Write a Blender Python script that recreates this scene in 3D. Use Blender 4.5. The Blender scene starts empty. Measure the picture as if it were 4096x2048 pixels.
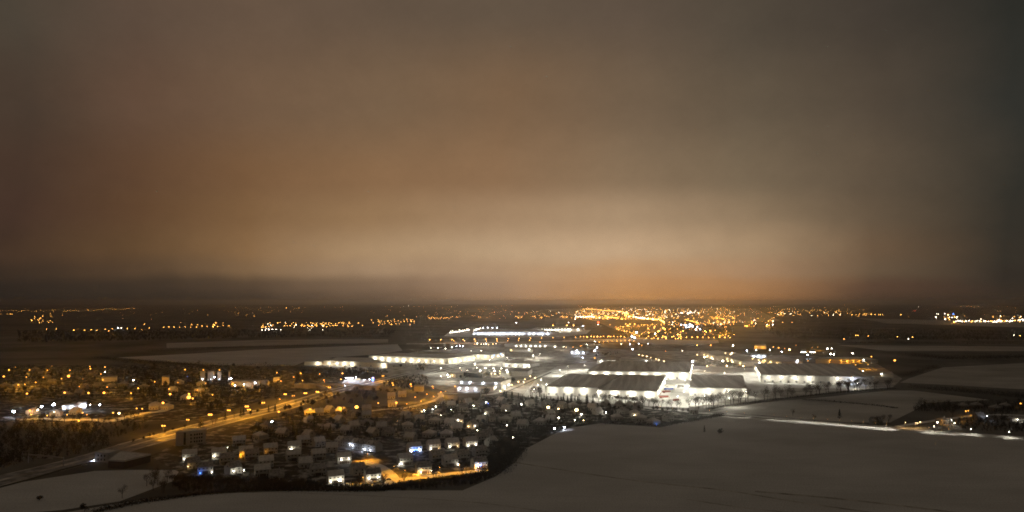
import bpy, math, random
from mathutils import Vector, Matrix
from mathutils.geometry import tessellate_polygon
random.seed(11)
R = math.radians
C = bpy.context.scene.collection
SC = bpy.context.scene

# ---------------------------------------------------------------- camera, world, exposure
H, F, HOR = 150.0, 3000.0, 1205.0          # drone height in metres, focal length and horizon in photo pixels
TH = math.atan((HOR - 1024) / F)
cam = bpy.data.objects.new("camera", bpy.data.cameras.new("camera"))
cam.location = (0, 0, H); cam.rotation_euler = (math.pi/2 + TH, 0, 0)
cam.data.sensor_width = 36; cam.data.lens = 36*F/4096
cam.data.clip_start = 1; cam.data.clip_end = 90000
C.objects.link(cam); SC.camera = cam
SC.view_settings.view_transform = 'Standard'; SC.view_settings.look = 'None'
SC.view_settings.exposure = 0; SC.view_settings.gamma = 1
cy = SC.cycles
cy.use_adaptive_sampling = False; cy.use_denoising = True; cy.denoiser = 'OPENIMAGEDENOISE'; cy.denoising_input_passes = 'RGB_ALBEDO_NORMAL'; cy.denoising_prefilter = 'NONE'
cy.sample_clamp_direct = 50; cy.sample_clamp_indirect = 1.0; cy.max_bounces = 4; cy.diffuse_bounces = 2; cy.volume_bounces = 0
cy.use_light_tree = True; cy.pixel_filter_type = 'BLACKMAN_HARRIS'; cy.filter_width = 1.75
HAZE_DENSITY, HAZE_G = 4.2e-5, 0.94
ZENITH = (79, 72, 62)

def lin(c):
    return tuple(((x/255)/12.92 if x <= 10 else (((x/255)+.055)/1.055)**2.4) for x in c)

def make_world():
    w = bpy.data.worlds.new("World"); SC.world = w; w.use_nodes = True
    nt = w.node_tree; N = nt.nodes; L = nt.links; N.clear()
    out = N.new('ShaderNodeOutputWorld'); bg = N.new('ShaderNodeBackground'); L.new(bg.outputs[0], out.inputs[0])
    tc = N.new('ShaderNodeTexCoord'); sep = N.new('ShaderNodeSeparateXYZ'); L.new(tc.outputs['Generated'], sep.inputs[0])
    def m(op, a, b=None):
        n = N.new('ShaderNodeMath'); n.operation = op
        for i, v in enumerate((a, b)):
            if v is None: continue
            if isinstance(v, (int, float)): n.inputs[i].default_value = v
            else: L.new(v, n.inputs[i])
        return n.outputs[0]
    az = m('ARCTAN2', sep.outputs[0], sep.outputs[1])
    el = m('ARCSINE', sep.outputs[2])
    # soft unevenness of the cloud base
    nz = N.new('ShaderNodeTexNoise'); mp = N.new('ShaderNodeMapping'); mp.inputs['Scale'].default_value = (2.2, 2.2, 2.9); mp.inputs['Rotation'].default_value = (0, R(25), R(30))
    L.new(tc.outputs['Generated'], mp.inputs[0]); L.new(mp.outputs[0], nz.inputs['Vector'])
    nz.inputs['Scale'].default_value = 1.6; nz.inputs['Detail'].default_value = 5; nz.inputs['Roughness'].default_value = .5
    el2 = m('ADD', el, m('MULTIPLY', m('SUBTRACT', nz.outputs[0], .5), .05))
    az2 = m('ADD', az, m('MULTIPLY', m('SUBTRACT', nz.outputs[0], .5), .14))
    lo, hi = R(-2), R(60)
    t = m('DIVIDE', m('SUBTRACT', el2, lo), hi - lo)
    ys = (1205, 1140, 1080, 1000, 850, 700, 400, 0)
    cols = {
     0:    [(36,33,30),(42,36,31),(52,42,34),(66,50,39),(70,52,42),(72,55,44),(74,61,50),(76,68,57)],
     500:  [(46,40,34),(60,50,40),(82,64,47),(98,74,50),(97,71,49),(94,69,50),(98,76,60),(92,76,63)],
     1000: [(62,52,43),(86,70,54),(128,102,73),(138,107,73),(126,96,65),(120,90,62),(113,90,69),(103,85,69)],
     1500: [(108,88,70),(130,107,84),(165,138,108),(172,143,108),(150,120,86),(138,107,76),(120,98,75),(98,83,68)],
     2000: [(158,125,94),(166,136,108),(178,148,116),(188,160,126),(165,136,104),(142,112,82),(124,99,74),(99,85,70)],
     2500: [(190,138,86),(194,146,98),(196,155,112),(200,170,135),(172,146,115),(138,116,90),(114,96,76),(94,81,68)],
     3000: [(160,112,70),(172,128,86),(172,138,104),(168,142,110),(140,120,94),(122,106,84),(98,86,70),(84,75,63)],
     3500: [(72,54,42),(92,70,54),(104,86,66),(107,87,66),(101,86,68),(96,83,67),(82,72,60),(68,61,53)],
     4096: [(48,41,34),(54,46,38),(52,46,39),(54,49,41),(52,49,42),(50,49,43),(50,50,45),(46,46,41)]}
    res = None; prev = None
    for x, cs in cols.items():
        a = math.atan((x-2048)/F); dist = math.hypot(F, x-2048)
        r = N.new('ShaderNodeValToRGB'); r.color_ramp.interpolation = 'EASE'
        stops = [(math.atan((HOR-y)/dist), c) for y, c in zip(ys, cs)] + [(R(36), ZENITH)]
        e = r.color_ramp.elements
        while len(e) < len(stops): e.new(.5)
        for k, (p, c) in enumerate(stops):
            e[k].position = (p - lo)/(hi - lo); e[k].color = (*lin((c[0]*.985, c[1]*.972, c[2]*.97)), 1)
        L.new(t, r.inputs[0])
        if res is None: res = r.outputs[0]
        else:
            mr = N.new('ShaderNodeMapRange'); mr.interpolation_type = 'LINEAR'
            mr.inputs[1].default_value = prev; mr.inputs[2].default_value = a
            L.new(az2, mr.inputs[0])
            mx = N.new('ShaderNodeMix'); mx.data_type = 'RGBA'
            L.new(mr.outputs[0], mx.inputs[0]); L.new(res, mx.inputs[6]); L.new(r.outputs[0], mx.inputs[7]); res = mx.outputs[2]
        prev = a
    n2 = N.new('ShaderNodeTexNoise'); n2.inputs['Scale'].default_value = 9; n2.inputs['Detail'].default_value = 8; n2.inputs['Roughness'].default_value = .7
    L.new(mp.outputs[0], n2.inputs['Vector'])
    vm = N.new('ShaderNodeVectorMath'); vm.operation = 'SCALE'; L.new(res, vm.inputs[0]); L.new(m('ADD', m('MULTIPLY', n2.outputs[0], .24), .88), vm.inputs['Scale']); res = vm.outputs[0]
    L.new(res, bg.inputs[0]); bg.inputs[1].default_value = 1.0
make_world()

# ---------------------------------------------------------------- photo pixel -> point on the land
TILES = dict(T1=(680,1700,5.031), T2=(1150,1700,5.031), T3=(1560,1700,5.031), T4=(1000,1520,5.031), T5=(1500,1520,5.031),
             T6=(2000,1520,5.031), T7=(2500,1500,5.031), T8=(580,1640,5.031), A1=(1200,1400,5.031), A2=(1700,1380,5.031),
             A3=(2160,1400,5.031), A4=(2640,1380,5.031), A5=(3000,1360,4.025), A6=(1800,1240,4.025), A7=(2300,1200,4.025),
             A8=(3500,1560,4.322), B1=(0,1440,4.025), B2=(560,1440,4.025), S=(0,0,1))
for i, (ox, oy) in enumerate([(x, y) for y in (1150, 1548) for x in (0, 1024, 2048, 3072)]): TILES['Z%d' % (i+1)] = (ox, oy, 2.5156)
def px(t, x, y): a = TILES[t]; return a[0]+x/a[2], a[1]+y/a[2]
def ray(t, x, y):
    X, Y = px(t, x, y); u = (X-2048)/F; v = (1024-Y)/F
    return Vector((u, math.cos(TH)-v*math.sin(TH), math.sin(TH)+v*math.cos(TH)))
def G(t, x, y, z=0.0):
    d = ray(t, x, y); k = (z-H)/d.z
    return Vector((d.x*k, d.y*k, z))
def on_plane(t, x, y, p, n):                 # where the sight line meets a vertical wall
    d = ray(t, x, y); o = Vector((0, 0, H)); k = (p-o).dot(n)/d.dot(n)
    return o + d*k

# ---------------------------------------------------------------- mesh and object helpers
class MB:
    def __init__(s): s.v = []; s.f = []; s.mi = []
    def face(s, pts, m=0):
        i = len(s.v); s.v += [tuple(p) for p in pts]; s.f.append(tuple(range(i, i+len(pts)))); s.mi.append(m)
    def box(s, x0, x1, y0, y1, z0, z1, m=0, M=None):
        p = [(x,y,z) for z in (z0,z1) for y in (y0,y1) for x in (x0,x1)]
        if M: p = [M @ Vector(q) for q in p]
        i = len(s.v); s.v += [tuple(q) for q in p]
        for f in ((0,2,3,1),(4,5,7,6),(0,1,5,4),(2,6,7,3),(0,4,6,2),(1,3,7,5)): s.f.append(tuple(i+k for k in f)); s.mi.append(m)
    def prism(s, prof, y0, y1, m=0):         # xz outline pushed along y
        n = len(prof); i = len(s.v)
        s.v += [(x, y0, z) for x, z in prof] + [(x, y1, z) for x, z in prof]
        s.f.append(tuple(range(i, i+n))); s.f.append(tuple(range(i+2*n-1, i+n-1, -1))); s.mi += [m, m]
        for k in range(n): s.f.append((i+k, i+n+k, i+n+(k+1) % n, i+(k+1) % n)); s.mi.append(m)
    def column(s, pts, z0, z1, m=0, top=True):   # xy outline pushed up
        n = len(pts); i = len(s.v)
        s.v += [(p[0], p[1], z0) for p in pts] + [(p[0], p[1], z1) for p in pts]
        for k in range(n): s.f.append((i+k, i+(k+1) % n, i+n+(k+1) % n, i+n+k)); s.mi.append(m)
        if top: s.f.append(tuple(range(i+n, i+2*n))); s.mi.append(m)
    def tube(s, a, b, ra, rb, n=5, m=0):
        a = Vector(a); b = Vector(b); d = (b-a).normalized()
        u = d.orthogonal().normalized(); w = d.cross(u); i = len(s.v)
        for p, r in ((a, ra), (b, rb)):
            for k in range(n):
                t = 2*math.pi*k/n; s.v.append(tuple(p + u*math.cos(t)*r + w*math.sin(t)*r))
        for k in range(n): s.f.append((i+k, i+(k+1) % n, i+n+(k+1) % n, i+n+k)); s.mi.append(m)
        s.f.append(tuple(range(i+n, i+2*n))); s.mi.append(m)
    def ball(s, c, r, m=0, seg=8, ring=5, sz=1.0):
        i = len(s.v); c = Vector(c); s.v.append(tuple(c+Vector((0,0,r*sz))))
        for a in range(1, ring):
            for k in range(seg):
                p = math.pi*a/ring; t = 2*math.pi*k/seg
                s.v.append((c.x+r*math.sin(p)*math.cos(t), c.y+r*math.sin(p)*math.sin(t), c.z+r*sz*math.cos(p)))
        s.v.append(tuple(c-Vector((0,0,r*sz)))); e = len(s.v)-1
        for k in range(seg):
            s.f.append((i, i+1+k, i+1+(k+1) % seg)); s.mi.append(m)
            for a in range(ring-2):
                q = i+1+a*seg; s.f.append((q+k, q+seg+k, q+seg+(k+1) % seg, q+(k+1) % seg)); s.mi.append(m)
            q = i+1+(ring-2)*seg; s.f.append((q+k, e, q+(k+1) % seg)); s.mi.append(m)
    def mesh(s, name, *mats):
        me = bpy.data.meshes.new(name); me.from_pydata(s.v, [], s.f)
        for q in mats: me.materials.append(q)
        if len(mats) > 1: me.polygons.foreach_set('material_index', s.mi)
        me.update(); return me
CACHE = {}
def cached(key, fn):
    if key not in CACHE: CACHE[key] = fn()
    return CACHE[key]
def obj(name, me, parent=None, loc=(0,0,0), rz=0.0, sc=None):
    o = bpy.data.objects.new(name, me); C.objects.link(o); o.location = loc; o.rotation_euler = (0,0,rz)
    if sc: o.scale = sc if not isinstance(sc, (int, float)) else (sc,)*3
    if parent: o.parent = parent
    return o
def tag(o, label, cat, group=None, kind=None):
    if label: o['label'] = label
    if cat: o['category'] = cat
    if group: o['group'] = group
    if kind: o['kind'] = kind
    return o
def thing(name, loc, rz, label, cat, group=None, sc=None): return tag(obj(name, None, None, loc, rz, sc), label, cat, group)
def struct(name, me): o = obj(name, me); o['kind'] = 'structure'; return o
ORD = 'first second third fourth fifth sixth seventh eighth ninth tenth eleventh twelfth thirteenth fourteenth fifteenth sixteenth seventeenth eighteenth nineteenth twentieth'.split()
ORD += ['twenty-'+w for w in ORD[:9]]
def rows(items, key, per):                   # (item, ordinal in its row, row number, rows) - row by row from far to near, each from the left
    s = sorted(items, key=lambda i: key(i)[1]); nr = max(1, round(len(s)/per)); out = []
    for k in range(nr):
        for j, it in enumerate(sorted(s[k*len(s)//nr:(k+1)*len(s)//nr], key=lambda i: key(i)[0])): out.append((it, ORD[j], k, nr))
    return out

# ---------------------------------------------------------------- materials
def mat(name, c1, c2=None, scale=1.0, rough=.9, detail=4, stretch=None, lo=.35, hi=.65, spec=.2, metal=0.0):
    m = bpy.data.materials.new(name); m.use_nodes = True; nt = m.node_tree; b = nt.nodes['Principled BSDF']
    b.inputs['Roughness'].default_value = rough; b.inputs['Specular IOR Level'].default_value = spec; b.inputs['Metallic'].default_value = metal
    if c2 is None: c2 = tuple(x*.8 for x in c1)
    tc = nt.nodes.new('ShaderNodeTexCoord'); n = nt.nodes.new('ShaderNodeTexNoise'); r = nt.nodes.new('ShaderNodeValToRGB')
    n.inputs['Scale'].default_value = scale; n.inputs['Detail'].default_value = detail; n.inputs['Roughness'].default_value = .65
    r.color_ramp.elements[0].position = lo; r.color_ramp.elements[1].position = hi
    r.color_ramp.elements[0].color = (*c1, 1); r.color_ramp.elements[1].color = (*c2, 1)
    if stretch:
        mp = nt.nodes.new('ShaderNodeMapping'); mp.inputs['Scale'].default_value = stretch[:3]
        if len(stretch) > 3: mp.inputs['Rotation'].default_value = (0,0,stretch[3])
        nt.links.new(tc.outputs['Object'], mp.inputs[0]); nt.links.new(mp.outputs[0], n.inputs['Vector'])
    else: nt.links.new(tc.outputs['Object'], n.inputs['Vector'])
    nt.links.new(n.outputs[0], r.inputs[0]); nt.links.new(r.outputs[0], b.inputs['Base Color'])
    return m
def field_mat(name, base, dark):
    m = mat(name, base, dark, .008, detail=9, stretch=(.45,1,1,.25)); nt = m.node_tree; b = nt.nodes['Principled BSDF']; src = b.inputs['Base Color'].links[0].from_socket
    tc = nt.nodes.new('ShaderNodeTexCoord'); mx = src
    for sc, st, rot, lo, hi in ((.4,(.05,1,1),.22,.94,1.03),(.02,(.6,1,1),.22,.9,1.06),(.8,(1,1,1),0,.78,1.1)):
        mp = nt.nodes.new('ShaderNodeMapping'); mp.inputs['Scale'].default_value = st; mp.inputs['Rotation'].default_value = (0,0,rot); nt.links.new(tc.outputs['Object'], mp.inputs[0])
        n = nt.nodes.new('ShaderNodeTexNoise'); n.inputs['Scale'].default_value = sc; n.inputs['Detail'].default_value = 5; nt.links.new(mp.outputs[0], n.inputs['Vector'])
        r = nt.nodes.new('ShaderNodeMapRange'); r.inputs[1].default_value = .35; r.inputs[2].default_value = .65; r.inputs[3].default_value = lo; r.inputs[4].default_value = hi; nt.links.new(n.outputs[0], r.inputs[0])
        v = nt.nodes.new('ShaderNodeVectorMath'); v.operation = 'SCALE'; nt.links.new(mx, v.inputs[0]); nt.links.new(r.outputs[0], v.inputs['Scale']); mx = v.outputs[0]
    nt.links.new(mx, b.inputs['Base Color']); return m
def glow(name, c, s):
    m = bpy.data.materials.new(name); m.use_nodes = True; nt = m.node_tree; nt.nodes.clear()
    o = nt.nodes.new('ShaderNodeOutputMaterial'); e = nt.nodes.new('ShaderNodeEmission')
    e.inputs[0].default_value = (*c, 1); e.inputs[1].default_value = s; nt.links.new(e.outputs[0], o.inputs[0])
    m.cycles.emission_sampling = 'NONE'; return m
M = dict(
 land=mat('frosted_land', (.20,.19,.175), (.05,.05,.045), .004, detail=8),
 field=field_mat('snowy_field', (.67,.67,.67), (.57,.57,.565)),
 field2=field_mat('thin_snow_field', (.58,.57,.55), (.34,.33,.31)),
 snow=mat('fresh_snow', (.82,.82,.82), (.6,.6,.59), .05, detail=7),
 garden=mat('snowy_gardens', (.025,.025,.022), (.55,.54,.52), .075, detail=7, lo=.5, hi=.68),
 verge=mat('rough_verge', (.62,.60,.57), (.16,.15,.13), .04, detail=8),
 road=mat('slushy_asphalt', (.34,.34,.34), (.05,.05,.05), .09, detail=5, rough=.55, stretch=(1,1,1)),
 asphalt=mat('dark_asphalt', (.09,.09,.09), (.05,.05,.05), .2, rough=.6),
 stubble=mat('field_stubble', (.60,.58,.55), (.22,.21,.18), .06, detail=6, stretch=(1,.4,1)),
 grass=mat('dead_grass', (.05,.048,.035), (.025,.026,.02), .08),
 white_wall=mat('white_cladding', (.78,.77,.73), (.62,.61,.58), .04, detail=5, stretch=(3,3,.4), rough=.6),
 grey_wall=mat('grey_cladding', (.42,.42,.41), (.34,.34,.33), .05, rough=.6),
 dark_wall=mat('dark_cladding', (.045,.045,.045), (.03,.03,.03), .3, rough=.6),
 plaster=mat('pale_plaster', (.70,.66,.58), (.60,.57,.5), .4),
 plaster2=mat('grey_plaster', (.47,.455,.42), (.37,.36,.34), .4),
 shaded_plaster=mat('plaster_with_shade', (.22,.21,.20), (.16,.15,.14), .4),  # plaster darkened: the night shade on unlit walls is put into the colour
 cream=mat('cream_plaster', (.66,.60,.46), (.55,.5,.4), .4),
 roof_snow=mat('snowed_roof', (.74,.72,.69), (.42,.40,.38), .35, detail=7),
 roof_dark=mat('dark_tiles_thin_snow', (.44,.42,.40), (.16,.155,.15), .5, detail=6),
 flat_roof=mat('flat_roof_snow', (.84,.82,.78), (.52,.50,.47), .06, detail=8, stretch=(1.6,.06,1), lo=.38, hi=.62),
 flat_roof2=mat('flat_roof_grit', (.80,.78,.74), (.56,.54,.51), .05, detail=6),
 window=mat('dark_window_glass', (.012,.013,.014), (.02,.02,.022), 1, rough=.15, spec=.5),
 frame=mat('painted_frame', (.55,.54,.5), None, 1, rough=.5),
 door=mat('dark_door', (.06,.045,.035), None, 1, rough=.5),
 panel=mat('loading_door_panel', (.28,.29,.30), (.22,.22,.23), 1, rough=.5),
 metal=mat('galvanised_steel', (.36,.36,.36), (.28,.28,.28), .5, rough=.45, metal=.4),
 concrete=mat('concrete', (.42,.41,.39), (.30,.29,.28), .4),
 bark=mat('wet_bark', (.06,.05,.04), (.03,.026,.022), 2),
 twigs=mat('bare_twigs', (.095,.078,.06), (.045,.038,.03), 1.2),
 needles=mat('dark_needles', (.022,.028,.02), (.012,.015,.012), 1.5),
 brush=mat('winter_brush', (.036,.032,.026), (.016,.016,.014), .8),
 car_dark=mat('dark_car_paint', (.05,.05,.055), None, 1, rough=.25, spec=.5), car_light=mat('snowed_car_paint', (.62,.62,.62), None, 1.5, rough=.5),
 tyre=mat('rubber', (.02,.02,.02), None, 1), red=mat('dark_red_tarpaulin', (.18,.05,.035), None, 1), blue=mat('blue_tarpaulin', (.06,.10,.42), None, 1),
)
COL = dict(o=(1,.40,.025), w=(1,.93,.74), b=(.74,.82,1), a=(1,.60,.22), u=(.10,.25,1), r=(1,.10,.02))
COL['s'] = COL['o']
EM = {k: glow(n, c, s) for k, n, c, s in (
 ('o','sodium_lamp',(1,.40,.06),5.5), ('w','white_lamp',(1,.93,.76),40), ('b','cold_lamp',(.75,.82,1),60), ('a','warm_lamp',(1,.66,.30),16),
 ('u','blue_lamp',(.08,.25,1),9), ('r','red_lamp',(1,.10,.02),12), ('O','far_sodium_lamp',(1,.44,.08),24), ('W','far_white_lamp',(1,.88,.7),30),
 ('B','far_cold_lamp',(.8,.86,1),34), ('s','dim_sodium_lamp',(1,.45,.08),10), ('lit','lit_window',(1,.72,.34),1.4), ('sign','blue_sign',(.25,.42,1),2.2),
 ('canopy','canopy_light',(.97,.97,1),7), ('strip','strip_light',(1,.9,.65),3))}
LD = {}; PW = 5.0
def light(parent, loc, c, p, r=.25, spot=None):
    k = (c, round(p), spot)
    if k not in LD:
        d = bpy.data.lights.new('lamp_light', 'SPOT' if spot else 'POINT'); d.color = COL[c]; d.energy = p*PW; d.shadow_soft_size = r
        if spot: d.spot_size = R(spot); d.spot_blend = .6
        LD[k] = d
    o = bpy.data.objects.new('lamp_light', LD[k]); C.objects.link(o); o.location = loc; o.parent = parent
    return o

# ---------------------------------------------------------------- land, fields, roads
def poly(name, pts, z, m):
    ps = [G(*p) if isinstance(p[0], str) else G('S', *p) for p in pts]
    mb = MB(); vs = [Vector((p.x, p.y, z)) for p in ps]
    for t in tessellate_polygon([vs]):
        a, b, c = (vs[i] for i in t)
        if (b-a).cross(c-a).z < 0: b, c = c, b
        mb.face((a, b, c))
    return struct(name, mb.mesh(name, M[m]))
def smooth(ps, n=5):
    out = []
    for i in range(len(ps)-1):
        p0, p1, p2, p3 = ps[max(i-1,0)], ps[i], ps[i+1], ps[min(i+2,len(ps)-1)]
        for k in range(n):
            t = k/n; out.append(.5*((2*p1)+(p2-p0)*t+(2*p0-5*p1+4*p2-p3)*t*t+(3*p1-p0-3*p2+p3)*t**3))
    return out+[ps[-1]]
def ribbon(name, pts, w, z, m, off=0.0, kind=True):
    ps = smooth([G(*p) for p in pts]); mb = MB(); L = []
    for i, p in enumerate(ps):
        d = (ps[min(i+1,len(ps)-1)]-ps[max(i-1,0)]); n = Vector((-d.y, d.x, 0)).normalized()
        L.append((p+n*(off+w/2)+Vector((0,0,z)), p+n*(off-w/2)+Vector((0,0,z))))
    for a, b in zip(L, L[1:]): mb.face((a[0], a[1], b[1], b[0]))
    return struct(name, mb.mesh(name, M[m]))
g = MB(); n = 24
for i in range(n):
    for j in range(n):
        x0, x1 = (-40000+80000*k/n for k in (i, i+1)); y0, y1 = (-2000+44000*k/n for k in (j, j+1))
        g.face(((x0,y0,0),(x1,y0,0),(x1,y1,0),(x0,y1,0)))
struct('ground', g.mesh('ground', M['land']))
poly('near_field', [(-1200,2400),(-600,2110),(250,2052),(560,2000),(900,1972),(1300,1962),(1850,1962),(1985,1905),(2060,1850),(2150,1738),(2260,1706),(2400,1693),(2640,1710),(2790,1676),(2900,1664),(3300,1692),(3600,1714),(4096,1747),(5000,1810),(5600,2400)], .05, 'field')
poly('meadow', [(-900,2150),(-600,2045),(0,1942),(380,1884),(520,1880),(720,1880),(690,1925),(560,1975),(480,2005),(250,2040),(-400,2095)], .06, 'field')
poly('hill_field', [(2830,1650),(3050,1610),(3260,1592),(3560,1562),(3650,1562),(3900,1592),(3960,1600),(3700,1612),(3660,1640),(3560,1690),(3400,1690),(3000,1664)], .05, 'field2')
poly('east_field', [(3600,1530),(3640,1512),(3770,1470),(4100,1452),(5000,1450),(5000,1590),(4300,1568),(4000,1552),(3800,1540)], .05, 'field2')
poly('west_snowfield', [(470,1430),(760,1415),(1000,1400),(1300,1388),(1590,1377),(1610,1402),(1500,1418),(1330,1430),(1220,1446),(1180,1462),(1024,1465),(820,1458),(700,1450)], .05, 'field')
poly('long_field', [('Z2',-900,560),('Z2',0,530),('Z2',700,520),('Z2',1330,520),('Z2',1330,552),('Z2',600,572),('Z2',-900,610)], .05, 'field2')
poly('far_field', [('Z4',900,310),('Z4',3200,360),('Z4',3200,420),('Z4',1200,360)], .05, 'field2')
poly('plain_field', [('Z4',700,580),('Z4',3200,600),('Z4',3200,640),('Z4',1200,640)], .05, 'field2')
poly('village_ground', [('B1',-900,640),('B1',-900,80),('B1',0,90),('B2',300,80),('B2',1300,90),('A1',300,420),('A1',1300,600),('B2',2000,640),('B2',900,980),('B1',1900,1000),('B1',0,1000)], .05, 'garden')
poly('estate_ground', [('Z5',1500,700),('Z5',2000,470),('Z5',2576,330),('T4',1500,560),('T5',300,520),('T5',1500,420),('A2',1500,1010),('T6',300,330),('T6',2000,480),('T7',300,600),('T7',1600,740),('T7',1500,900),('T7',650,1030),('T6',2100,860),('T6',1300,980),('T3',2500,600),('T3',2000,950),('T2',1200,1230),('Z5',2500,960),('Z5',1850,880)], .07, 'garden')
poly('industrial_ground', [('A1',500,330),('A1',1400,200),('A2',0,100),('A2',2500,20),('A4',-200,120),('A4',1000,120),('A5',0,250),('A5',900,250),('A5',1900,300),('A5',2450,620),('A5',2300,760),('A5',1300,850),('T7',2000,600),('T7',300,600),('A3',1100,1060),('A3',-200,950),('A2',1500,960),('A2',600,980),('A1',2000,560),('A1',1100,400)], .06, 'verge')
poly('warehouse_yard', [('A3',-330,900),('A3',-60,560),('A3',350,330),('A3',1100,230),('A3',2400,190),('A4',700,400),('A4',1880,470),('A5',20,360),('A5',1600,380),('A5',2080,640),('A5',1900,790),('A5',700,770),('A5',0,900),('T7',1300,660),('T7',600,640),('A3',1900,1110),('A3',1000,1060),('A3',-300,940)], .09, 'snow')
poly('car_park', [('A4',650,420),('A4',850,250),('A4',1450,360),('A4',1700,420),('A4',1600,450)], .11, 'road')
poly('station_yard', [('A1',820,700),('A1',900,600),('A1',1300,590),('A1',1540,625),('A1',1400,665),('A1',1100,705)], .1, 'snow')
poly('north_yard', [('A6',-100,420),('A6',0,350),('A6',450,290),('A6',1300,320),('A6',2270,320),('A6',2200,385),('A6',1800,435),('A6',300,437)], .06, 'snow')
poly('interchange_snow', [('A7',-200,650),('A7',300,634),('A7',900,622),('A7',1100,600),('A7',1200,630),('A7',2300,655),('A7',2320,690),('A7',2100,710),('A7',1300,720),('A7',900,672),('A7',-200,672)], .06, 'snow')
HW = [('Z5',-420,1060),('Z5',0,940),('Z5',500,822),('Z5',950,706),('Z5',1330,590),('Z5',1700,490),('Z5',2100,380),('Z5',2576,262),('T4',500,600),('T4',870,480),('T4',1250,370),('T4',1700,230),('A1',1300,690),('A1',1800,580),('A1',2250,475),('A2',100,560),('A2',500,465),('A2',1000,365),('A2',1500,290),('A2',2000,220),('A2',2570,160)]
ribbon('motorway_verge', HW[4:], 40, .10, 'verge')
for nm, off, w in (('snow_berm',17.0,3.2),('snow_berm.001',1.0,3.6),('snow_berm.002',-16.8,2.6)): ribbon(nm, HW[4:], w, .17, 'snow', off)
ribbon('motorway_verge.001', HW[:5], 36, .10, 'verge')
ribbon('motorway', HW, 12, .14, 'road', 9.0)
ribbon('motorway.001', HW, 12, .14, 'road', -9.0)
ribbon('country_road', [('T7',300,640),('T7',650,672),('T7',1100,708),('T7',1600,752),('T7',2576,806),('Z8',500,340),('Z8',1200,395),('Z8',1600,432),('Z8',2576,497),('Z8',3600,566)], 7, .16, 'road')
ribbon('country_road_verge', [('T7',300,644),('T7',650,680),('T7',1100,718),('T7',1600,766),('T7',2576,826),('Z8',500,350),('Z8',1200,403),('Z8',1600,438),('Z8',2576,502),('Z8',3600,572)], 15, .11, 'snow')
ribbon('farm_lane', [('Z8',1300,400),('Z8',1600,350),('Z8',1900,310),('Z8',2200,280),('Z8',2700,290)], 9, .12, 'snow')
ribbon('estate_street', [('T2',1080,1190),('T2',1500,1232),('T2',2000,1190),('T3',100,1120),('T3',500,1070),('T3',900,1030),('T3',1300,975),('T3',1700,940),('T3',2000,930)], 11, .15, 'snow')
ribbon('estate_close', [('T2',2150,1150),('T2',2050,1000),('T2',1850,850),('T2',1650,770),('T2',1500,740)], 12, .16, 'snow')
ribbon('terrace_lane', [('T2',1080,440),('T2',1350,520),('T2',1650,640),('T2',1850,760)], 9, .13, 'road')
ribbon('village_road', [('T4',2300,640),('T4',2560,610),('T5',200,590),('T5',560,570),('T5',900,500),('T5',1200,410),('T5',1330,330),('T5',1330,260),('T5',1650,280)], 9, .14, 'snow')
ribbon('yellow_road', [('A2',1150,1010),('A2',1500,960),('A2',1800,850),('A2',2100,730),('A2',2350,620),('A3',200,450),('A3',600,330)], 13, .15, 'snow')
ribbon('yellow_road_lane', [('A2',1250,1020),('A2',1560,965),('A2',1840,860),('A2',2120,740),('A2',2370,625),('A3',220,450)], 4, .19, 'asphalt')
ribbon('lane_west', [('B1',330,960),('B1',700,945),('B1',1100,965),('B1',1500,960),('B1',1750,990),('B1',2000,930),('B1',2300,860),('B1',2576,830),('B2',450,780)], 14, .12, 'snow')
ribbon('gate_road', [('A4',690,470),('A4',1850,500),('A5',20,480),('A5',130,740)], 12, .13, 'snow')
ribbon('far_highway', [('A6',-700,545),('A6',0,540),('A6',700,522),('A6',1400,512),('A6',2100,492),('A7',700,640),('A7',1000,600),('A7',1500,640),('A7',2300,660)], 26, .12, 'snow')
for p in ([('Z5',-200,1060),('Z5',300,930),('Z5',640,830),('Z5',950,752)],): ribbon('roadside_ditch', p, 5, .17, 'grass')
for nm, a, w in (('field_margin',[('S',2060,1850),('S',2300,1888),('S',2560,1925),('S',2900,1962),('S',3200,2010),('S',3700,2080)],3.2),
                 ('field_margin.001',[('S',560,1998),('S',1000,1970),('S',1500,1985),('S',1900,2010),('S',2200,2050)],1.2),
                 ('field_margin.002',[('S',2750,1998),('S',3050,2040),('S',3500,2075)],2.0),
                 ('field_margin.003',[('S',3020,1966),('S',3400,2000),('S',3900,2060)],4.5)):
    ribbon(nm, a, w, .1, 'stubble')

# ---------------------------------------------------------------- vegetation
def rnd(a, b): return random.uniform(a, b)
def bare_trunk(seed):
    rs = random.Random(seed); mb = MB()
    mb.tube((0,0,0), (0,0,4.5), .28, .2, 6)
    top = Vector((0,0,4.5))
    def grow(p, d, l, r, k):
        q = p + d*l; mb.tube(p, q, r, r*.6, 4)
        if k == 0: return
        for _ in range(3 if k > 1 else 2):
            e = (d + Vector((rs.uniform(-.8,.8), rs.uniform(-.8,.8), rs.uniform(-.1,.6)))).normalized()
            grow(q, e, l*rs.uniform(.6,.85), r*.6, k-1)
    for k in range(4):
        a = k*1.6+rs.random(); grow(top-Vector((0,0,rs.uniform(0,1.6))), Vector((math.cos(a)*.55, math.sin(a)*.55, .9)).normalized(), 2.6, .15, 2)
    return mb.mesh('trunk', M['bark'])
def cards(mb, rs, n, at, size, thin=.35, m=0):
    for _ in range(n):
        p = Vector(at(rs)); a = Vector((rs.gauss(0,1), rs.gauss(0,1), rs.gauss(.25,1))).normalized(); b = a.orthogonal().normalized()
        b = Matrix.Rotation(rs.uniform(0,6.3), 3, a) @ b; s = size*rs.uniform(.5,1.3)
        mb.face((p-a*s*.5, p+b*s*thin, p+a*s*.6), m)
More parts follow.
